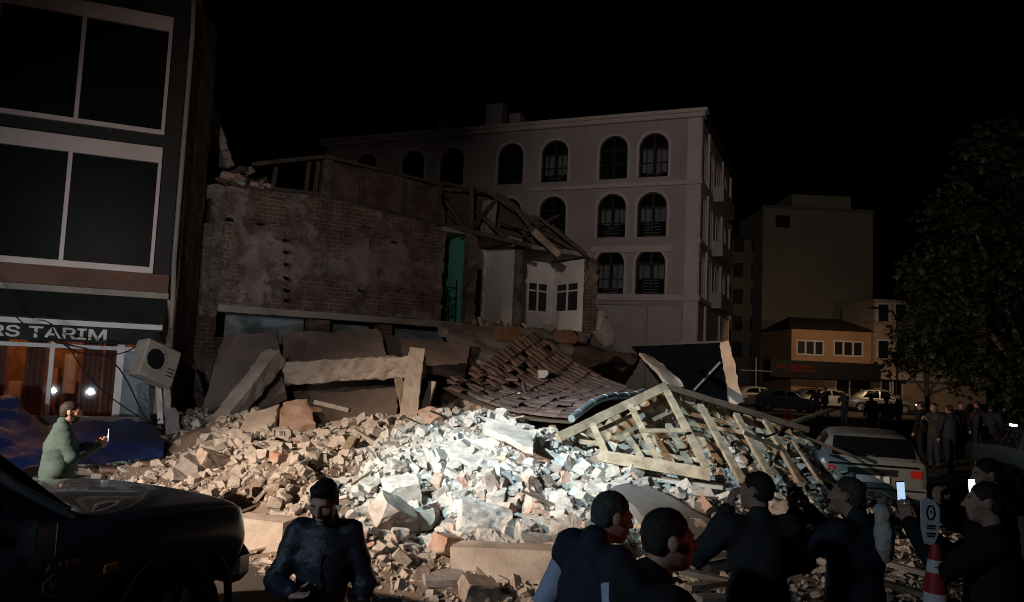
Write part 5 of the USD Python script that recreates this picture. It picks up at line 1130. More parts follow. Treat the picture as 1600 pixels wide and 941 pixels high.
# 4 dark haired man close by, in profile, face lit red
hp = at(1022, 842, 3.15)
a4, i4 = make_person('person', 'dark haired man in black jacket close by in right profile, his face lit red', (hp[0], hp[1], hp[2] - 1.635), -1.32, dict(
    bulk=1.1, head=(0, .06, 1.635), hyaw=-.08, hpitch=-.03, beard=False, top='cloth_black', thick=.04, hem=.8, hood=True, collar=.02, zmin=.6, seed=9,
    elbow=((-.27, .02, 1.12), (.27, .06, 1.12)), wrist=((-.2, .2, .95), (.2, .25, .98))), .006)
# 5 man in the dark sweater from behind, hand raised to his face
hp = at(1187, 768, 5.0)
a5, i5 = make_person('person', 'broad man in dark sweater seen from behind, left hand raised to his face', (hp[0], hp[1], hp[2] - 1.635), .1, dict(
    bulk=1.14, head=(0, .04, 1.635), hyaw=.75, top='cloth_charcoal', thick=.03, hem=.78, wr=.014, zmin=.3, legs='cloth_black', seed=11, collar=.01,
    elbow=((-.36, .10, 1.20), (.37, .12, 1.18)), wrist=((-.15, .13, 1.50), (.24, .30, 1.05)), palm={-1: (1, .1, 0)}, hand={-1: (.25, .1, .8)}, curl={-1: .5, 1: .6}), .007)
# 6 the man taking a picture with both hands, white bag on his back
hp = at(1337, 777, 5.1)
a6, i6 = make_person('person', 'short haired man in dark jacket photographing with both arms raised, white bag at his back', (hp[0], hp[1], hp[2] - 1.62), .55, dict(
    bulk=1.15, head=(-.01, .05, 1.625), hyaw=.35, hairmat='hair_grey', hairline=.07, top='cloth_navy', thick=.032, hem=.76, wr=.014, zmin=.3, legs='cloth_black', seed=13,
    elbow=((-.30, .20, 1.24), (.20, .25, 1.24)), wrist=((-.10, .40, 1.46), (.05, .40, 1.47)), palm={-1: (1, .1, 0), 1: (-1, .1, 0)}, hand={-1: (.15, .25, .8), 1: (-.3, .2, .7)}, curl={-1: .6, 1: .6}), .007)
base6 = A3([hp[0], hp[1], hp[2] - 1.62])
phone_at('dark phone raised in both hands of the man with the white bag', base6 + yawR(.55) @ (A3([-.02, .46, 1.575])), .55, 0, 1, lit='black_plastic', w_=.155, h_=.075)
bgF = Field([-.16, -.12, -.24], [.16, .12, .2], .008); bgF.ell((.01, 0, -.09), (.085, .05, .10), .04); bgF.cap((0, 0, .0), (-.06, .01, .15), .062, .045, .06); bgF.rough(.026, 11, 3, 4)
M('bag_white', (0.62, 0.58, 0.52), (0.5, 0.46, 0.41), 6, .75, .008, 20, coord='object')
b_ = obj('shoulder_bag', bgF.mesh(), 'bag_white', smooth=True, label='crumpled white cloth bag hanging at the back of the photographing man', cat='bag'); xf(stage.GetPrimAtPath(b_), tuple(at(1383, 832, 5.0)), .9)
# 7, 8 the two at the right edge
hp = at(1552, 786, 4.7)
a7, i7 = make_person('person', 'man in black top at the right edge seen from behind, holding up a bright phone', (hp[0], hp[1], hp[2] - 1.635), .95, dict(
    bulk=1.12, head=(0, .04, 1.635), hyaw=.25, top='cloth_black', thick=.03, hem=.78, zmin=.5, legs='cloth_black', seed=15, collar=.0,
    elbow=((-.29, .24, 1.24), (.28, .24, 1.22)), wrist=((-.13, .44, 1.47), (.07, .44, 1.45)), hand={-1: (.1, .2, .8), 1: (-.1, .2, .8)}, palm={-1: (1, .1, 0), 1: (-1, .1, 0)}, curl={-1: .65, 1: .65}), .008)
ph7 = A3([hp[0], hp[1], hp[2] - 1.635]) + yawR(.95) @ A3([-.03, .50, 1.63]); phone_at('bright phone held up left of the man in the black top', ph7, .35, -.1, 1, lit='screen_dim', w_=.072, h_=.15)
hp = at(1554, 742, 5.9)
a8, i8 = make_person('person', 'dark haired man standing behind the man in black, face turned to his phone', (hp[0], hp[1], hp[2] - 1.635), 1.25, dict(
    bulk=1.05, head=(0, .05, 1.635), hyaw=.2, hpitch=-.15, top='cloth_black', thick=.03, hem=.78, zmin=.6, legs='cloth_black', seed=17,
    elbow=((-.26, .18, 1.2), (.27, .2, 1.2)), wrist=((-.10, .36, 1.38), (.10, .36, 1.36)), hand={-1: (.1, .2, .8), 1: (-.1, .2, .8)}, curl={-1: .65, 1: .65}), .009)
phone_at('bright phone held by the man standing behind the man in black', at(1518, 763, 5.75), .35, -.1, 1, lit='screen_white', w_=.075, h_=.14)

# the crowd in the square: a few coarse figures, each placed many times
poses = [dict(elbow=((-.27, -.02, 1.13), (.27, .0, 1.13)), wrist=((-.26, .08, .88), (.26, .10, .88)), top='cloth_black', legs='cloth_black', stride=.08),
         dict(elbow=((-.25, .12, 1.14), (.26, .14, 1.15)), wrist=((-.08, .33, 1.28), (.1, .34, 1.3)), top='cloth_grey', legs='denim', seed=3),
         dict(elbow=((-.28, .0, 1.12), (.30, .05, 1.14)), wrist=((-.25, .1, .9), (.16, .22, 1.0)), top='cloth_navy', legs='cloth_black', bulk=1.15, seed=5, stride=.18)]
crowd = [(1276, 604, 42, 0, 2.6), (1290, 606, 43, 2, 1.0), (1320, 611, 38, 1, .3), (1362, 620, 30, 0, 0.2), (1385, 632, 27, 2, -.4), (1440, 640, 22, 0, .6), (1460, 645, 21, 1, 2.0), (1484, 640, 20, 2, .1), (1500, 652, 24, 0, 3.0), (1528, 640, 26, 1, .5), (1548, 648, 23, 2, -.8), (1405, 622, 34, 1, 1.4)]
CL = ['pair figure left', 'x']
what = ['standing in the street left of the silver estate, leftmost of the crowd', 'close beside the leftmost of the crowd', 'in a grey top before the front of the pale car', 'tall and dark before the rear wheel of the silver estate', 'dark with a stride before the middle of the silver estate', 'dark, nearest behind the hatchback roof', 'in a grey top just right of the one nearest the hatchback', 'large and dark before the tree trunk', 'dark, half hidden right of the tree trunk', 'in grey under the tree, second from the right edge', 'striding under the tree near the right edge', 'in a grey top before the headlight of the silver estate', 'striding beside the headlight of the silver estate', 'dark, rightmost of the crowd', 'small in grey far off beside the white saloon']
first = {}
for k, (px, py, d, kind, yw) in enumerate(crowd):
    h = at(px, py, d); gl = f'person {what[k]}'
    if kind not in first:
        first[kind] = make_person('person', gl, (h[0], h[1], 0), yw, dict(poses[kind], group='people standing about the square'), .018)[0]
    else: copy_of(first[kind], 'person', (h[0], h[1], 0), yw, gl)

# ------------------------------------------------------------------ vehicles
M('paint_black_sheen', (0.034, 0.056, 0.080), (0.029, 0.048, 0.069), 2, .28, spec=.5, coat=.6, coord='object')  # black paint with the bonnet's bluish reflected sheen mixed into the base colour
M('paint_silver', (0.22, 0.24, 0.24), (0.18, 0.197, 0.197), 1.5, .38, spec=.5, metallic=.35, coat=.3, coord='object')
M('paint_white', (0.62, 0.62, 0.60), None, 1.5, .3, spec=.5, coat=.4, coord='object')
M('paint_silver_dark', (0.25, 0.24, 0.23), None, 1.5, .3, spec=.5, metallic=.4, coat=.4, coord='object')
M('car_glass', (0.006, 0.007, 0.008), None, 2, .04, spec=.6); M('chrome', (0.62, 0.62, 0.62), None, 3, .18, metallic=1.0); M('rim_metal', (0.3, 0.3, 0.31), None, 3, .35, metallic=.8)
M('lens_red', (0.30, 0.012, 0.012), None, 3, .15, spec=.6); M('lens_amber', (0.5, 0.2, 0.05), None, 3, .2, spec=.5); M('lens_clear', (0.75, 0.78, 0.8), None, 3, .15, spec=.6)
EM('tail_lit', (1.0, .05, .03), .16); EM('head_lit', (1.0, .84, .6), 14.0); EM('amber_lit', (1.0, .35, .12), .35)
def section(x, zb, zbelt, zt, wb, wbelt, wt, r=.07):
    """half outline of the body at one place along it, floor to roof"""
    return [(0, zb), (wb * .8, zb), (wb * .97, zb + .06), (wb, zb + .22), (wbelt, (zb + zbelt) * .5 + .08), (wbelt * .985, zbelt - .06), (wbelt * .955, zbelt), (wbelt * .94 + (wt - wbelt * .94) * .5, zbelt + (zt - zbelt) * .5), (wt, max(zt - r, zbelt + .01)), (wt - r * 1.1, zt - .012), (wt * .45, zt + .012), (0, zt + .016)]
def body_mesh(stations, smooth_iter=1):
    S_ = A3([section(*s) for s in stations]); xs = A3([s[0] for s in stations]); n, m = S_.shape[:2]
    full = np.concatenate([S_, (S_[:, ::-1] * [-1, 1])[:, 1:-1]], 1); k = full.shape[1]
    P = np.zeros((n, k, 3)); P[..., 0] = xs[:, None]; P[..., 1] = full[..., 0]; P[..., 2] = full[..., 1]
    V = P.reshape(-1, 3); F = []
    for i in range(n - 1):
        for j in range(k): F.append([i * k + j, i * k + (j + 1) % k, (i + 1) * k + (j + 1) % k, (i + 1) * k + j])
    c0, c1 = len(V), len(V) + 1; V = np.vstack([V, P[0].mean(0), P[-1].mean(0)])
    T = [[f[0], f[1], f[2]] for f in F] + [[f[0], f[2], f[3]] for f in F] + [[c0, (j + 1) % k, j] for j in range(k)] + [[c1, (n - 1) * k + j, (n - 1) * k + (j + 1) % k] for j in range(k)]
    m_ = trimesh.Trimesh(V, T, process=False)
    m_.fix_normals(); return m_.vertices, m_.faces
def on_body(stations, x, j, out=.006):
    """a point on the body: x along, j the (fractional) place in the half outline"""
    xs = A3([s[0] for s in stations]); S_ = A3([section(*s) for s in stations]); i = int(np.clip(np.searchsorted(xs, x) - 1, 0, len(xs) - 2)) if xs[1] > xs[0] else 0
    t = (x - xs[i]) / (xs[i + 1] - xs[i]); a = S_[i] * (1 - t) + S_[i + 1] * t; q = int(min(j, 10.999)); u = j - q; p = a[q] * (1 - u) + a[q + 1] * u
    d = a[q + 1] - a[q]; nn = A3([d[1], -d[0]]); nn = nn / (np.linalg.norm(nn) + 1e-9); p = p + nn * out
    return A3([x, p[0], p[1]])
def side_glass(st, x0, x1, j0, j1, side, trim0=0.0, trim1=0.0, n=8, out=.006, th=None):
    G = []
    for a in np.linspace(0, 1, n):
        row = []
        for b in np.linspace(0, 1, 5):
            x = (x0 + trim0 * b) + ((x1 - trim1 * b) - (x0 + trim0 * b)) * a; row.append(on_body(st, x, j0 + (j1 - j0) * b, out) * [1, side, 1])
        G.append(row)
    return grid_mesh(A3(G))
def wheel(parent, c, r=.32, w=.2, side=1):
    prof = A3([[r * .62, -w / 2], [r * .93, -w / 2], [r, -w * .3], [r, w * .3], [r * .93, w / 2], [r * .62, w / 2]]); ty = trimesh.creation.revolve(prof, sections=28)
    T = trimesh.transformations.rotation_matrix(math.pi / 2, [1, 0, 0])[:3, :3]
    wp = obj('wheel', (ty.vertices @ T.T + c, ty.faces), 'black_rubber', parent, 40)
    rim = MB(); d = trimesh.creation.cylinder(r * .63, w * .5, sections=28); rim.mesh(d, T, c)
    for k in range(5):
        a = k * 2 * math.pi / 5; rim.beam(A3(c) + [0, side * w * .36, 0], A3(c) + [r * .58 * math.cos(a), side * w * .36, r * .58 * math.sin(a)], .07, .03, (0, 1, 0), .008)
    obj('rim', rim, 'rim_metal', wp, 30)

def make_hatch(name, label, loc, yaw, paint, lit=True, group=None):
    """a boxy five door hatchback, nose along +x"""
    c = thing(name, label, 'car', loc, yaw, group)
    st = [(-1.95, .34, .80, .84, .60, .70, .62), (-1.93, .28, .95, .98, .74, .80, .70), (-1.86, .24, .99, 1.02, .80, .83, .72), (-1.62, .22, 1.0, 1.30, .81, .84, .66), (-1.42, .22, 1.0, 1.385, .81, .84, .62), (-.6, .22, .99, 1.42, .81, .84, .61), (.1, .22, .97, 1.38, .81, .84, .60), (.78, .22, .95, .985, .81, .83, .70), (1.3, .22, .89, .92, .80, .82, .68), (1.7, .25, .80, .83, .78, .79, .62), (1.86, .32, .68, .70, .68, .70, .5)]
    obj('body', body_mesh(st), paint, c, 38)
    for s in (-1, 1):
        obj('side_window', side_glass(st, -1.5, -.55, 6.15, 7.85, s, .1, .02), 'car_glass', c, True); obj('side_window', side_glass(st, -.48, .55, 6.15, 7.85, s, .02, .45), 'car_glass', c, True)
        for x in (-1.2, 1.2): wheel(c, (x, s * .76, .29), .29, .18, s)
        obj('wing_mirror', MB().box((.55, s * .90, 1.0), (.1, .14, .1), None, .02), 'black_plastic', c)
        obj('tail_light', MB().box((-1.925, s * .56, .80), (.05, .34, .12), euler(0, 0, s * .10), .01), 'tail_lit' if lit else 'lens_red', c)
        obj('reversing_light', MB().box((-1.90, s * .745, .80), (.06, .05, .12), euler(0, 0, s * .3), .01), 'lens_amber', c)
        obj('headlight', MB().box((1.74, s * .55, .64), (.12, .28, .12), euler(0, -.3, s * -.2), .02), 'lens_clear', c)
    G = A3([[A3([-1.868 + .275 * b, y * (1 - .08 * b), 1.035 + .29 * b]) + A3([-.016, 0, .012]) for b in np.linspace(0, 1, 5)] for y in np.linspace(-.62, .62, 9)])
    obj('rear_window', grid_mesh(G), 'car_glass', c, True)
    G2 = A3([[A3([.72 - .58 * b, y * (1 - .16 * b), .995 + .36 * b]) + A3([.02, 0, .015]) for b in np.linspace(0, 1, 5)] for y in np.linspace(-.64, .64, 9)])
    obj('windscreen', grid_mesh(G2), 'car_glass', c, True)
    obj('chrome_strip', MB().box((-1.945, 0, .905), (.03, 1.36, .035), None, .006), 'chrome', c); obj('garnish', MB().box((-1.942, 0, .80), (.03, .76, .11), None, .006), 'black_plastic', c)
    obj('bumper', MB().box((-1.95, 0, .50), (.14, 1.60, .20), None, .03), paint, c); obj('bumper_strip', MB().box((-2.025, 0, .545), (.02, 1.5, .03), None, .005), 'chrome', c)
    obj('number_plate', MB().box((-1.975, 0, .69), (.02, .5, .11), None, .004), 'lettering_white', c)
    obj('wiper', MB().beam((-1.90, -.05, 1.045), (-1.79, .38, 1.08), .015, .02), 'black_plastic', c)
    obj('rear_shelf', MB().box((-1.905, 0, 1.015), (.06, 1.2, .02), None, .004), paint, c)
    return c
hb = at(1362, 745, 13.0)
make_hatch('hatchback', 'old silver hatchback with red tail lights parked at the right foot of the heap', (hb[0] + .5, hb[1] + 1.6, 0.0), math.radians(72), 'paint_silver')

def make_saloon(name, label, loc, yaw, paint, lit=False, tail=False, tall=0.0, group=None):
    c = thing(name, label, 'car', loc, yaw, group); T_ = tall
    st = [(-2.2, .36, .78, .82, .6, .7, .58), (-2.14, .28, .92, .96, .78, .82, .7), (-1.6, .22, .97, 1.0 + T_ * 1.6, .84, .87, .72), (-1.1, .22, .98, 1.36 + T_, .84, .87, .60), (-.3, .22, .97, 1.45 + T_, .84, .87, .60), (.35, .22, .95, 1.40 + T_, .84, .87, .60), (1.05, .22, .93, .98 + T_ * .3, .84, .86, .72), (1.6, .22, .86, .90 + T_ * .3, .83, .85, .70), (2.05, .26, .74, .78 + T_ * .2, .78, .80, .6), (2.2, .34, .60, .64, .66, .68, .5)]
    obj('body', body_mesh(st), paint, c, 38)
    for s in (-1, 1):
        obj('side_window', side_glass(st, -1.25, -.2, 6.15, 7.85, s, .35, .02), 'car_glass', c, True); obj('side_window', side_glass(st, -.12, .9, 6.15, 7.85, s, .02, .5), 'car_glass', c, True)
        for x in (-1.35, 1.38): wheel(c, (x, s * .78, .32 + T_ * .2), .32 + T_ * .2, .2, s)
        obj('headlight', MB().box((2.08, s * .56, .68), (.16, .3, .13), euler(0, -.25, s * -.25), .03), 'head_lit' if lit else 'lens_clear', c)
        obj('tail_light', MB().box((-2.13, s * .62, .82), (.1, .26, .13), None, .03), 'tail_lit' if tail else 'lens_red', c)
    G2 = A3([[A3([1.0 - .6 * b, y * (1 - .16 * b), 1.0 + T_ * .35 + (.37 + T_ * .6) * b]) + A3([.03, 0, .03]) for b in np.linspace(0, 1, 5)] for y in np.linspace(-.66, .66, 9)])
    obj('windscreen', grid_mesh(G2), 'car_glass', c, True); obj('bumper', MB().box((2.12, 0, .45), (.16, 1.5, .18), None, .04), 'black_plastic', c)
    return c
p = at(1190, 615, 56); make_saloon('saloon_car', 'white saloon car parked across the square left of the crowd', (p[0] - .3, 56, 0), 0.12, 'paint_white')
p = at(1378, 622, 55); make_saloon('estate_car', 'silver estate car with lit headlights before the tan house', (p[0], 55, 0), -.42, 'paint_silver_dark', lit=True, tall=.22)
p = at(1290, 618, 58); make_saloon('saloon_car', 'pale car half hidden behind the crowd between the white saloon and the silver estate', (p[0], 58, 0), math.pi, 'paint_white', tail=True)
p = at(1225, 640, 50); make_saloon('saloon_car', 'dark low car in front of the white saloon', (p[0], 50, 0), .05, 'paint_black_sheen')
p = at(1245, 606, 60); make_saloon('saloon_car', 'dark car with a red tail light before the orange house', (p[0] + 1.6, 60.2, 0), .05, 'paint_silver_dark', tail=True)
p = at(1585, 690, 16); make_saloon('saloon_car', 'dim grey car cut off by the right edge behind the two men with phones', (p[0] + 1.2, 17, 0), 1.3, 'paint_black_sheen')
make_saloon('saloon_car', 'dark saloon car with lit headlights facing the shop, left of the pickup', (-5.66, 3.47, 0), math.radians(111.7), 'paint_black_sheen', lit=True)
p = at(1520, 655, 34); make_saloon('saloon_car', 'dark car with lit headlights facing the camera under the tree', (p[0] + .5, 34, 0), -1.9, 'paint_black_sheen', lit=True)

# the black pickup in the left foreground, nose to the right
PK = thing('pickup_truck', 'black double cab pickup cut off at the lower left corner, nose to the right', 'pickup', (-3.66, 4.60, 0), math.radians(66))
st = [(-1.6, .5, 1.08, 1.80, .86, .93, .64), (-.6, .5, 1.09, 1.83, .86, .93, .64), (.0, .5, 1.10, 1.78, .86, .93, .63), (.62, .5, 1.12, 1.30, .86, .93, .72), (.80, .5, 1.15, 1.22, .86, .93, .915), (1.2, .5, 1.15, 1.22, .86, .93, .915), (1.65, .5, 1.13, 1.20, .86, .93, .91), (1.96, .5, 1.10, 1.175, .86, .925, .90), (2.06, .5, 1.05, 1.13, .86, .91, .87), (2.10, .52, .94, 1.02, .84, .88, .74), (2.13, .56, .84, .90, .80, .83, .66)]
obj('body', trimesh.remesh.subdivide_loop(*body_mesh(st), iterations=2), 'paint_black_sheen', PK, True)
for s in (-1, 1):
    obj('side_window', side_glass(st, -.55, .48, 6.15, 7.85, s, .02, .42), 'car_glass', PK, True)
    wheel(PK, (1.42, s * .82, .40), .40, .26, s)
    a = np.linspace(-.15, math.pi + .15, 18); obj('wheel_arch', MB().tube(np.stack([1.42 + .50 * np.cos(a), np.full_like(a, s * .915), .42 + .50 * np.sin(a)], -1), .03, 8), 'black_rubber', PK, True)
    hl = obj('headlight', MB().box((1.965, s * .70, .95), (.28, .34, .18), euler(0, -.12, s * -.30), .05), 'lens_clear', PK)
    obj('wing_mirror', MB().box((.22, s * 1.07, 1.20), (.13, .20, .23), euler(0, 0, s * .15), .05), 'black_plastic', PK, 30)
    obj('mirror_trim', MB().box((.22, s * 1.07, 1.08), (.10, .19, .03), euler(0, 0, s * .15), .01), 'chrome', PK)
    obj('mirror_trim', MB().box((.22, s * 1.172, 1.2), (.11, .018, .2), euler(0, 0, s * .15), .006), 'chrome', PK)
    obj('fender_lamp', MB().box((.84, s * .945, .90), (.11, .02, .06), None, .008), 'lens_amber', PK)
    obj('roof_pillar', MB().tube([on_body(st, .66, 7.6, .02) * [1, s, 1], on_body(st, .30, 7.9, .02) * [1, s, 1], on_body(st, -.02, 8.3, .02) * [1, s, 1]], .03, 8), 'gutter_metal', PK, True)  # grey strip standing in for light glinting along the black pillar
G2 = A3([[A3([.70 - .66 * b, y * (1 - .10 * b), 1.215 + .545 * b + .055 - .03 * (y / .7) ** 2]) + A3([.025, 0, .012]) for b in np.linspace(0, 1, 6)] for y in np.linspace(-.70, .70, 11)])
obj('windscreen', grid_mesh(G2), 'car_glass', PK, True)
obj('cowl', MB().box((.74, 0, 1.208), (.16, 1.44, .02), euler(0, .1, 0), .006), 'black_plastic', PK)
for y in (-.45, .2): obj('wiper', MB().beam((.72, y, 1.24), (.60, y + .52, 1.33), .02, .02), 'black_plastic', PK)
obj('bonnet_scoop', MB().box((1.28, 0, 1.18), (.42, .5, .04), euler(0, .05, 0), .018), 'paint_black_sheen', PK, 30)
bm = MB().box((2.12, 0, .64), (.26, 1.74, .30), None, .08); obj('bumper', bm, 'chrome', PK, 30)
obj('grille', MB().box((2.11, 0, .88), (.08, .9, .18), None, .02), 'chrome', PK)
for s in (-1,):
    a, b = text('4x4 DSL', .042, .004, True), text('WILD', .055, .004, True)
    for t_, z_, x_ in ((a, .965, .40), (b, .86, .43)):
        t_.apply_transform(trimesh.transformations.rotation_matrix(math.pi / 2, [1, 0, 0])); t_.apply_translation([x_, -.942, z_]); obj('decal', (t_.vertices, t_.faces), 'decal_copper', PK, kind='stuff')
    fr_ = Polygon([(math.cos(t) * .13, math.sin(t) * .075) for t in np.linspace(0, 6.28, 24)]); fr_ = fr_.difference(fr_.buffer(-.008)); v, f = plate(fr_, .004); obj('decal_ring', (v + [.52, -.944, .882], f), 'decal_copper', PK)
    cl = MB()
    for k in range(5): cl.box((.45 + .035 * k, -.942, .935 + .008 * (k % 2)), (.016, .004, .01))
    obj('decal', cl, 'decal_copper', PK, kind='stuff')
    obj('door_handle', MB().box((-.4, -.945, 1.02), (.2, .03, .035), None, .01), 'chrome', PK)

# ------------------------------------------------------------------ striped marker post with a white tag, red and white
mp = at(1462, 915, 4.6); ps = thing('marker_post', 'red and white tapered marker post with a tall white tag at the right front', 'marker post', (mp[0], mp[1], 0), -.05)
zt_, zb_ = at(1462, 850, 4.6)[2], at(1462, 925, 4.6)[2]
def cone(z0, z1, r0, r1):
    a = np.linspace(0, 2 * math.pi, 21)[:-1]; return MB().add(np.vstack([np.stack([r0 * np.cos(a), r0 * np.sin(a), np.full(20, z0)], 1), np.stack([r1 * np.cos(a), r1 * np.sin(a), np.full(20, z1)], 1), [[0, 0, z0], [0, 0, z1]]]), [[k, (k + 1) % 20, 20 + (k + 1) % 20] for k in range(20)] + [[k, 20 + (k + 1) % 20, 20 + k] for k in range(20)] + [[40, (k + 1) % 20, k] for k in range(20)] + [[41, 20 + k, 20 + (k + 1) % 20] for k in range(20)])
M('plastic_red', (0.45, 0.03, 0.03), (0.36, 0.025, 0.025), 5, .5); M('plastic_white', (0.7, 0.68, 0.66), (0.6, 0.58, 0.56), 5, .5)
zz_ = [0.0, zb_, zb_ + (zt_ - zb_) * .42, zb_ + (zt_ - zb_) * .68, zt_]; rr_ = [.075, .066, .052, .043, .026]
for k, m_ in enumerate(('plastic_white', 'plastic_red', 'plastic_white', 'plastic_red')): obj('band', cone(zz_[k], zz_[k + 1], rr_[k], rr_[k + 1]), m_, ps, 40)
em = MB(); zc = (zz_[2] + zz_[3]) / 2
for a in (0, math.pi / 4, math.pi / 2, 3 * math.pi / 4):
    d = A3([math.cos(a), 0, math.sin(a)]); L = .030 if a in (0, math.pi / 2) else .018; em.beam(A3([0, -.053, zc]) - d * L, A3([0, -.053, zc]) + d * L, .004, .007 + .001 * a, (0, 1, 0))
obj('star_mark', em, 'black_plastic', ps, kind='stuff')
tg = Polygon([(-.035, .0), (.015, -.01), (.045, .08), (.048, .24), (.02, .29), (-.03, .31), (-.06, .28), (-.055, .1)]); v, f = plate(tg, .012); tp = obj('tag', (v * [1.0, 1, .86] + [-.03, -.01, zt_ - .0], f), 'plastic_white', ps)
ov = Polygon([(math.cos(t) * .026, math.sin(t) * .045) for t in np.linspace(0, 6.28, 24)]); ov = ov.difference(ov.buffer(-.008)); v, f = plate(ov, .003); obj('oval_mark', (v + [-.035, -.0135, zt_ + .18], f), 'black_plastic', tp)
mk = MB(); 
for k, (w_, z_) in enumerate(((.008, .185), (.05, .105), (.045, .09), (.05, .06), (.04, .045))): mk.box((-.033, -.0125, zt_ + z_), (w_, .003, .011))
obj('print_marks', mk, 'black_plastic', tp, kind='stuff')
# small street things
p = at(1232, 640, 40); sgn = thing('warning_triangle', 'small red reflective triangle standing on the street before the dark low car', 'warning triangle', (p[0], 40, 0))
tr = Polygon([(-.35, 0), (.35, 0), (0, .62)]); tr = tr.difference(tr.buffer(-.1)); v, f = plate(tr, .03); obj('frame', (v + [0, 0, .05], f), 'plastic_red', sgn); obj('foot', MB().box((0, 0, .03), (.6, .25, .04)), 'black_plastic', sgn)
p = at(1184, 600, 58); lpp = thing('street_sign_post', 'thin grey post with a crossbar behind the white saloon', 'post', (p[0], 58.5, 0)); obj('pole', MB().tube([(0, 0, 0), (0, 0, 3.6)], .06, 8), 'gutter_metal', lpp); obj('crossbar', MB().beam((-1.2, 0, 2.6), (1.2, 0, 2.6), .05, .05), 'gutter_metal', lpp)

# ------------------------------------------------------------------ trees on the right
M('bark', (0.10, 0.08, 0.06), (0.06, 0.05, 0.04), 8, .95, .02, 25)
MATS['leaf'] = usdkit.material(stage, '/World/Looks/leaf', {'g': ('geometry', {}), 'mr': ('map_range', {'to_min': .6, 'to_max': 1.35}), 'sc': ('vector_math', {'math_type': 'scale', 'vector1': (.040, .050, .020)}), 'd': ('principled_bsdf', {'roughness': .55, 'specular_ior_level': .4}), 't': ('translucent_bsdf', {}), 'm': ('mix_closure', {'fac': .3})},
    [('g.random_per_island', 'mr.value'), ('mr.result', 'sc.scale'), ('sc.vector', 'd.base_color'), ('sc.vector', 't.color'), ('d.BSDF', 'm.closure1'), ('t.BSDF', 'm.closure2')], surface='m.closure')
def leafy(name, label, base, h0, blobs, n, size, seed, trunk_r=.16):
    t = thing(name, label, 'tree', base); r = np.random.default_rng(seed); top = A3(blobs[0][0])
    tr_ = MB(); pts = [A3([0, 0, 0]), A3([.04, .02, h0 * .5]), A3([-.03, .05, h0]), top * [.5, .5, 1] - [0, 0, .4]]; tr_.tube(pts, [trunk_r, trunk_r * .85, trunk_r * .75, trunk_r * .4], 10); obj('trunk', tr_, 'bark', t, True)
    for c, rad in blobs: obj('limb', MB().tube([A3([-.03, .05, h0 * .9]), A3(c) * .5 + A3([0, 0, h0 * .45]) , A3(c)], [trunk_r * .5, trunk_r * .28, .02], 7), 'bark', t, True)
    V, F, k = [], [], 0; tot = sum(rad ** 2 for c, rad in blobs)
    for c, rad in blobs:
        m = int(n * rad ** 2 / tot); d = r.normal(0, 1, (m, 3)); d /= np.linalg.norm(d, axis=1, keepdims=True); rr2 = rad * (r.random(m) ** .5) ; P = A3(c) + d * rr2[:, None] * [1, 1, .85]
        keep = meshkit.noise(P * 1.5 + seed, seed) > .36; P = P[keep]
        for p in P:
            s = size * r.uniform(.6, 1.25); L = A3([[0, 0, 0], [.28, .25, .06], [.45, .55, .0], [.2, .62, .07], [0, 1, -.08], [-.2, .62, .07], [-.45, .55, 0], [-.28, .25, .06]]) * s; R = euler(r.uniform(-1.2, .3), r.uniform(-.7, .7), r.uniform(0, 6.28)); V.append(L @ R.T + p); F.append(A3([[0, 1, 7], [1, 2, 3], [1, 3, 5], [1, 5, 7], [7, 5, 6], [3, 4, 5]]) + k); k += 8
    obj('crown', (np.vstack(V), np.vstack(F)), 'leaf', t)
p = at(1450, 560, 30)
leafy('broadleaf_tree', 'dark leafy tree before the tan house with its trunk behind the crowd', (p[0], 30, 0), 2.0, [((0, 0, 4.0), 1.5), ((-1.1, 0, 3.0), .9), ((1.2, .2, 3.4), 1.1), ((.2, 0, 5.2), 1.1), ((1.8, .3, 2.5), .9), ((-.6, -.3, 4.9), .8)], 2400, .24, 3, .12)
p = at(1555, 400, 17)
leafy('broadleaf_tree', 'large dark leafy tree filling the right edge of the view', (p[0] + 1.0, 17, 0), 2.4, [((-.3, 0, 5.2), 1.8), ((-2.2, 0, 4.7), 1.0), ((-1.5, .1, 6.0), 1.2), ((-.5, 0, 7.3), 1.4), ((-1.7, .2, 3.3), 1.1), ((.6, -.2, 3.2), 1.5), ((.8, 0, 6.2), 1.5), ((-2.6, 0, 3.4), .7), ((-.6, -.3, 2.5), 1.0)], 15000, .17, 7, .2)

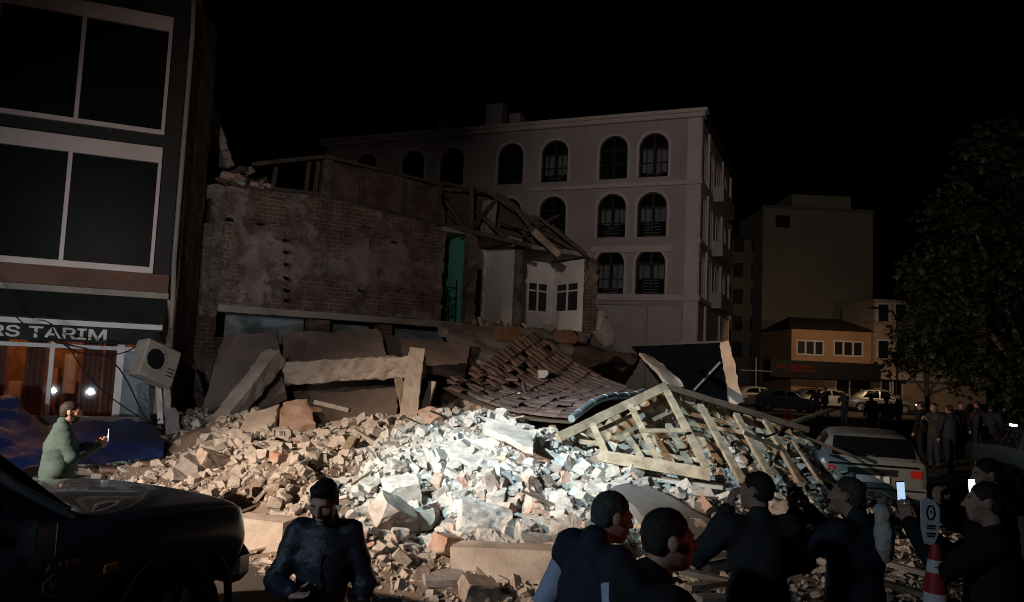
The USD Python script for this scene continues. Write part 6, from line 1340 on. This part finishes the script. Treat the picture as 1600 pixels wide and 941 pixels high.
# ------------------------------------------------------------------ the lamps that light the place (work lights and an added street lamp, most of them outside the picture)
def work_lamp(name, label, pos, target, cat='work lamp', h=None):
    """a flood head on a pole; its ball of light sits in the open front"""
    d = A3(target, float) - A3(pos, float); yaw = math.atan2(d[1], d[0]); L = thing(name, label, cat, (pos[0], pos[1], 0), yaw)
    obj('pole', MB().tube([(-.3, 0, 0), (-.3, 0, pos[2] - .1)], .035, 8), 'steel_rail', L)
    obj('head', MB().span((-.36, -.2, pos[2] - .16), (-.16, .2, pos[2] + .16)), 'black_plastic', L)
    for k in range(3):
        a = k * 2.094 + .5; obj('leg', MB().tube([(-.3, 0, .7), (-.3 + .6 * math.cos(a), .6 * math.sin(a), 0)], .02, 6), 'steel_rail', L)
LAMPS = [('flood_warm', (-9.6, 3.2, 4.7), (-1.5, 11.4, .9), 3300, (1.0, .75, .57), 27.5, .95),
         ('flood_cold', (-7.4, 1.6, 7.4), (1.0, 12.0, .9), 5900, (.66, .90, 1.0), 12.5, 1.0),
         ('flood_high', (-2.0, -8.0, 7.0), (11.5, 40, 12.0), 3300, (1.0, .85, .80), 18.5, 1.0),
         ('flood_side', (-2.6, -8.0, 6.4), (-5.6, 19.0, 5.0), 1000, (1.0, .82, .74), 15.5, 1.0),  # added lamp, no known source: brightens the shop house and brick wall
         ('flood_blue', (-4.4, .6, 3.0), (.2, 4.4, 1.2), 85, (.62, .80, 1.0), 34, .8),
         ('beacon_red', (3.5, 3.2, 1.75), (.4, 3.4, 1.6), 4.5, (1.0, .27, .17), 36, .9)]
LBL = ['floodlight on a tripod left of the pickup, warm', 'floodlight on a tripod left of the pickup, cold', 'tall floodlight on a pole behind the photographer', 'added smaller floodlight on a pole behind the photographer, turned left', 'small work lamp left behind the pickup', 'red beacon lamp on a stand right of the people']
for (n_, pos, tg_, w_, c_, cone_, so_), lb in zip(LAMPS, LBL):
    work_lamp(n_ + '_stand', lb, pos, tg_); spot('/World/' + n_, pos, tg_, w_, c_, cone_, so_)
for k, hp_ in enumerate(((-5.92, 5.62, .7), (-6.96, 5.2, .7))):
    spot(f'/World/headlight_beam_{k}', hp_, tuple(A3(hp_) + A3([-.30, .95, .06])), 360, (.86, .93, 1.0), 34, 1.0)
sl = A3([25.2, 50, 0]); SLP = thing('street_lamp', 'added street lamp hidden behind the tree before the tan house', 'street lamp', tuple(sl))  # unseen lamp, added to light the far street and houses
obj('pole', MB().tube([(0, 0, 0), (0, 0, 6.2), (-.3, 0, 6.8), (-1.2, 0, 7.0)], .07, 8), 'steel_rail', SLP); obj('head', MB().box((-1.5, 0, 7.0), (.7, .25, .12), None, .03), 'steel_rail', SLP)
spot('/World/street_lamp_light', tuple(sl + [-1.5, 0, 6.8]), tuple(sl + [-3.5, 6, 0]), 280, (1.0, .66, .36), 75, .6)
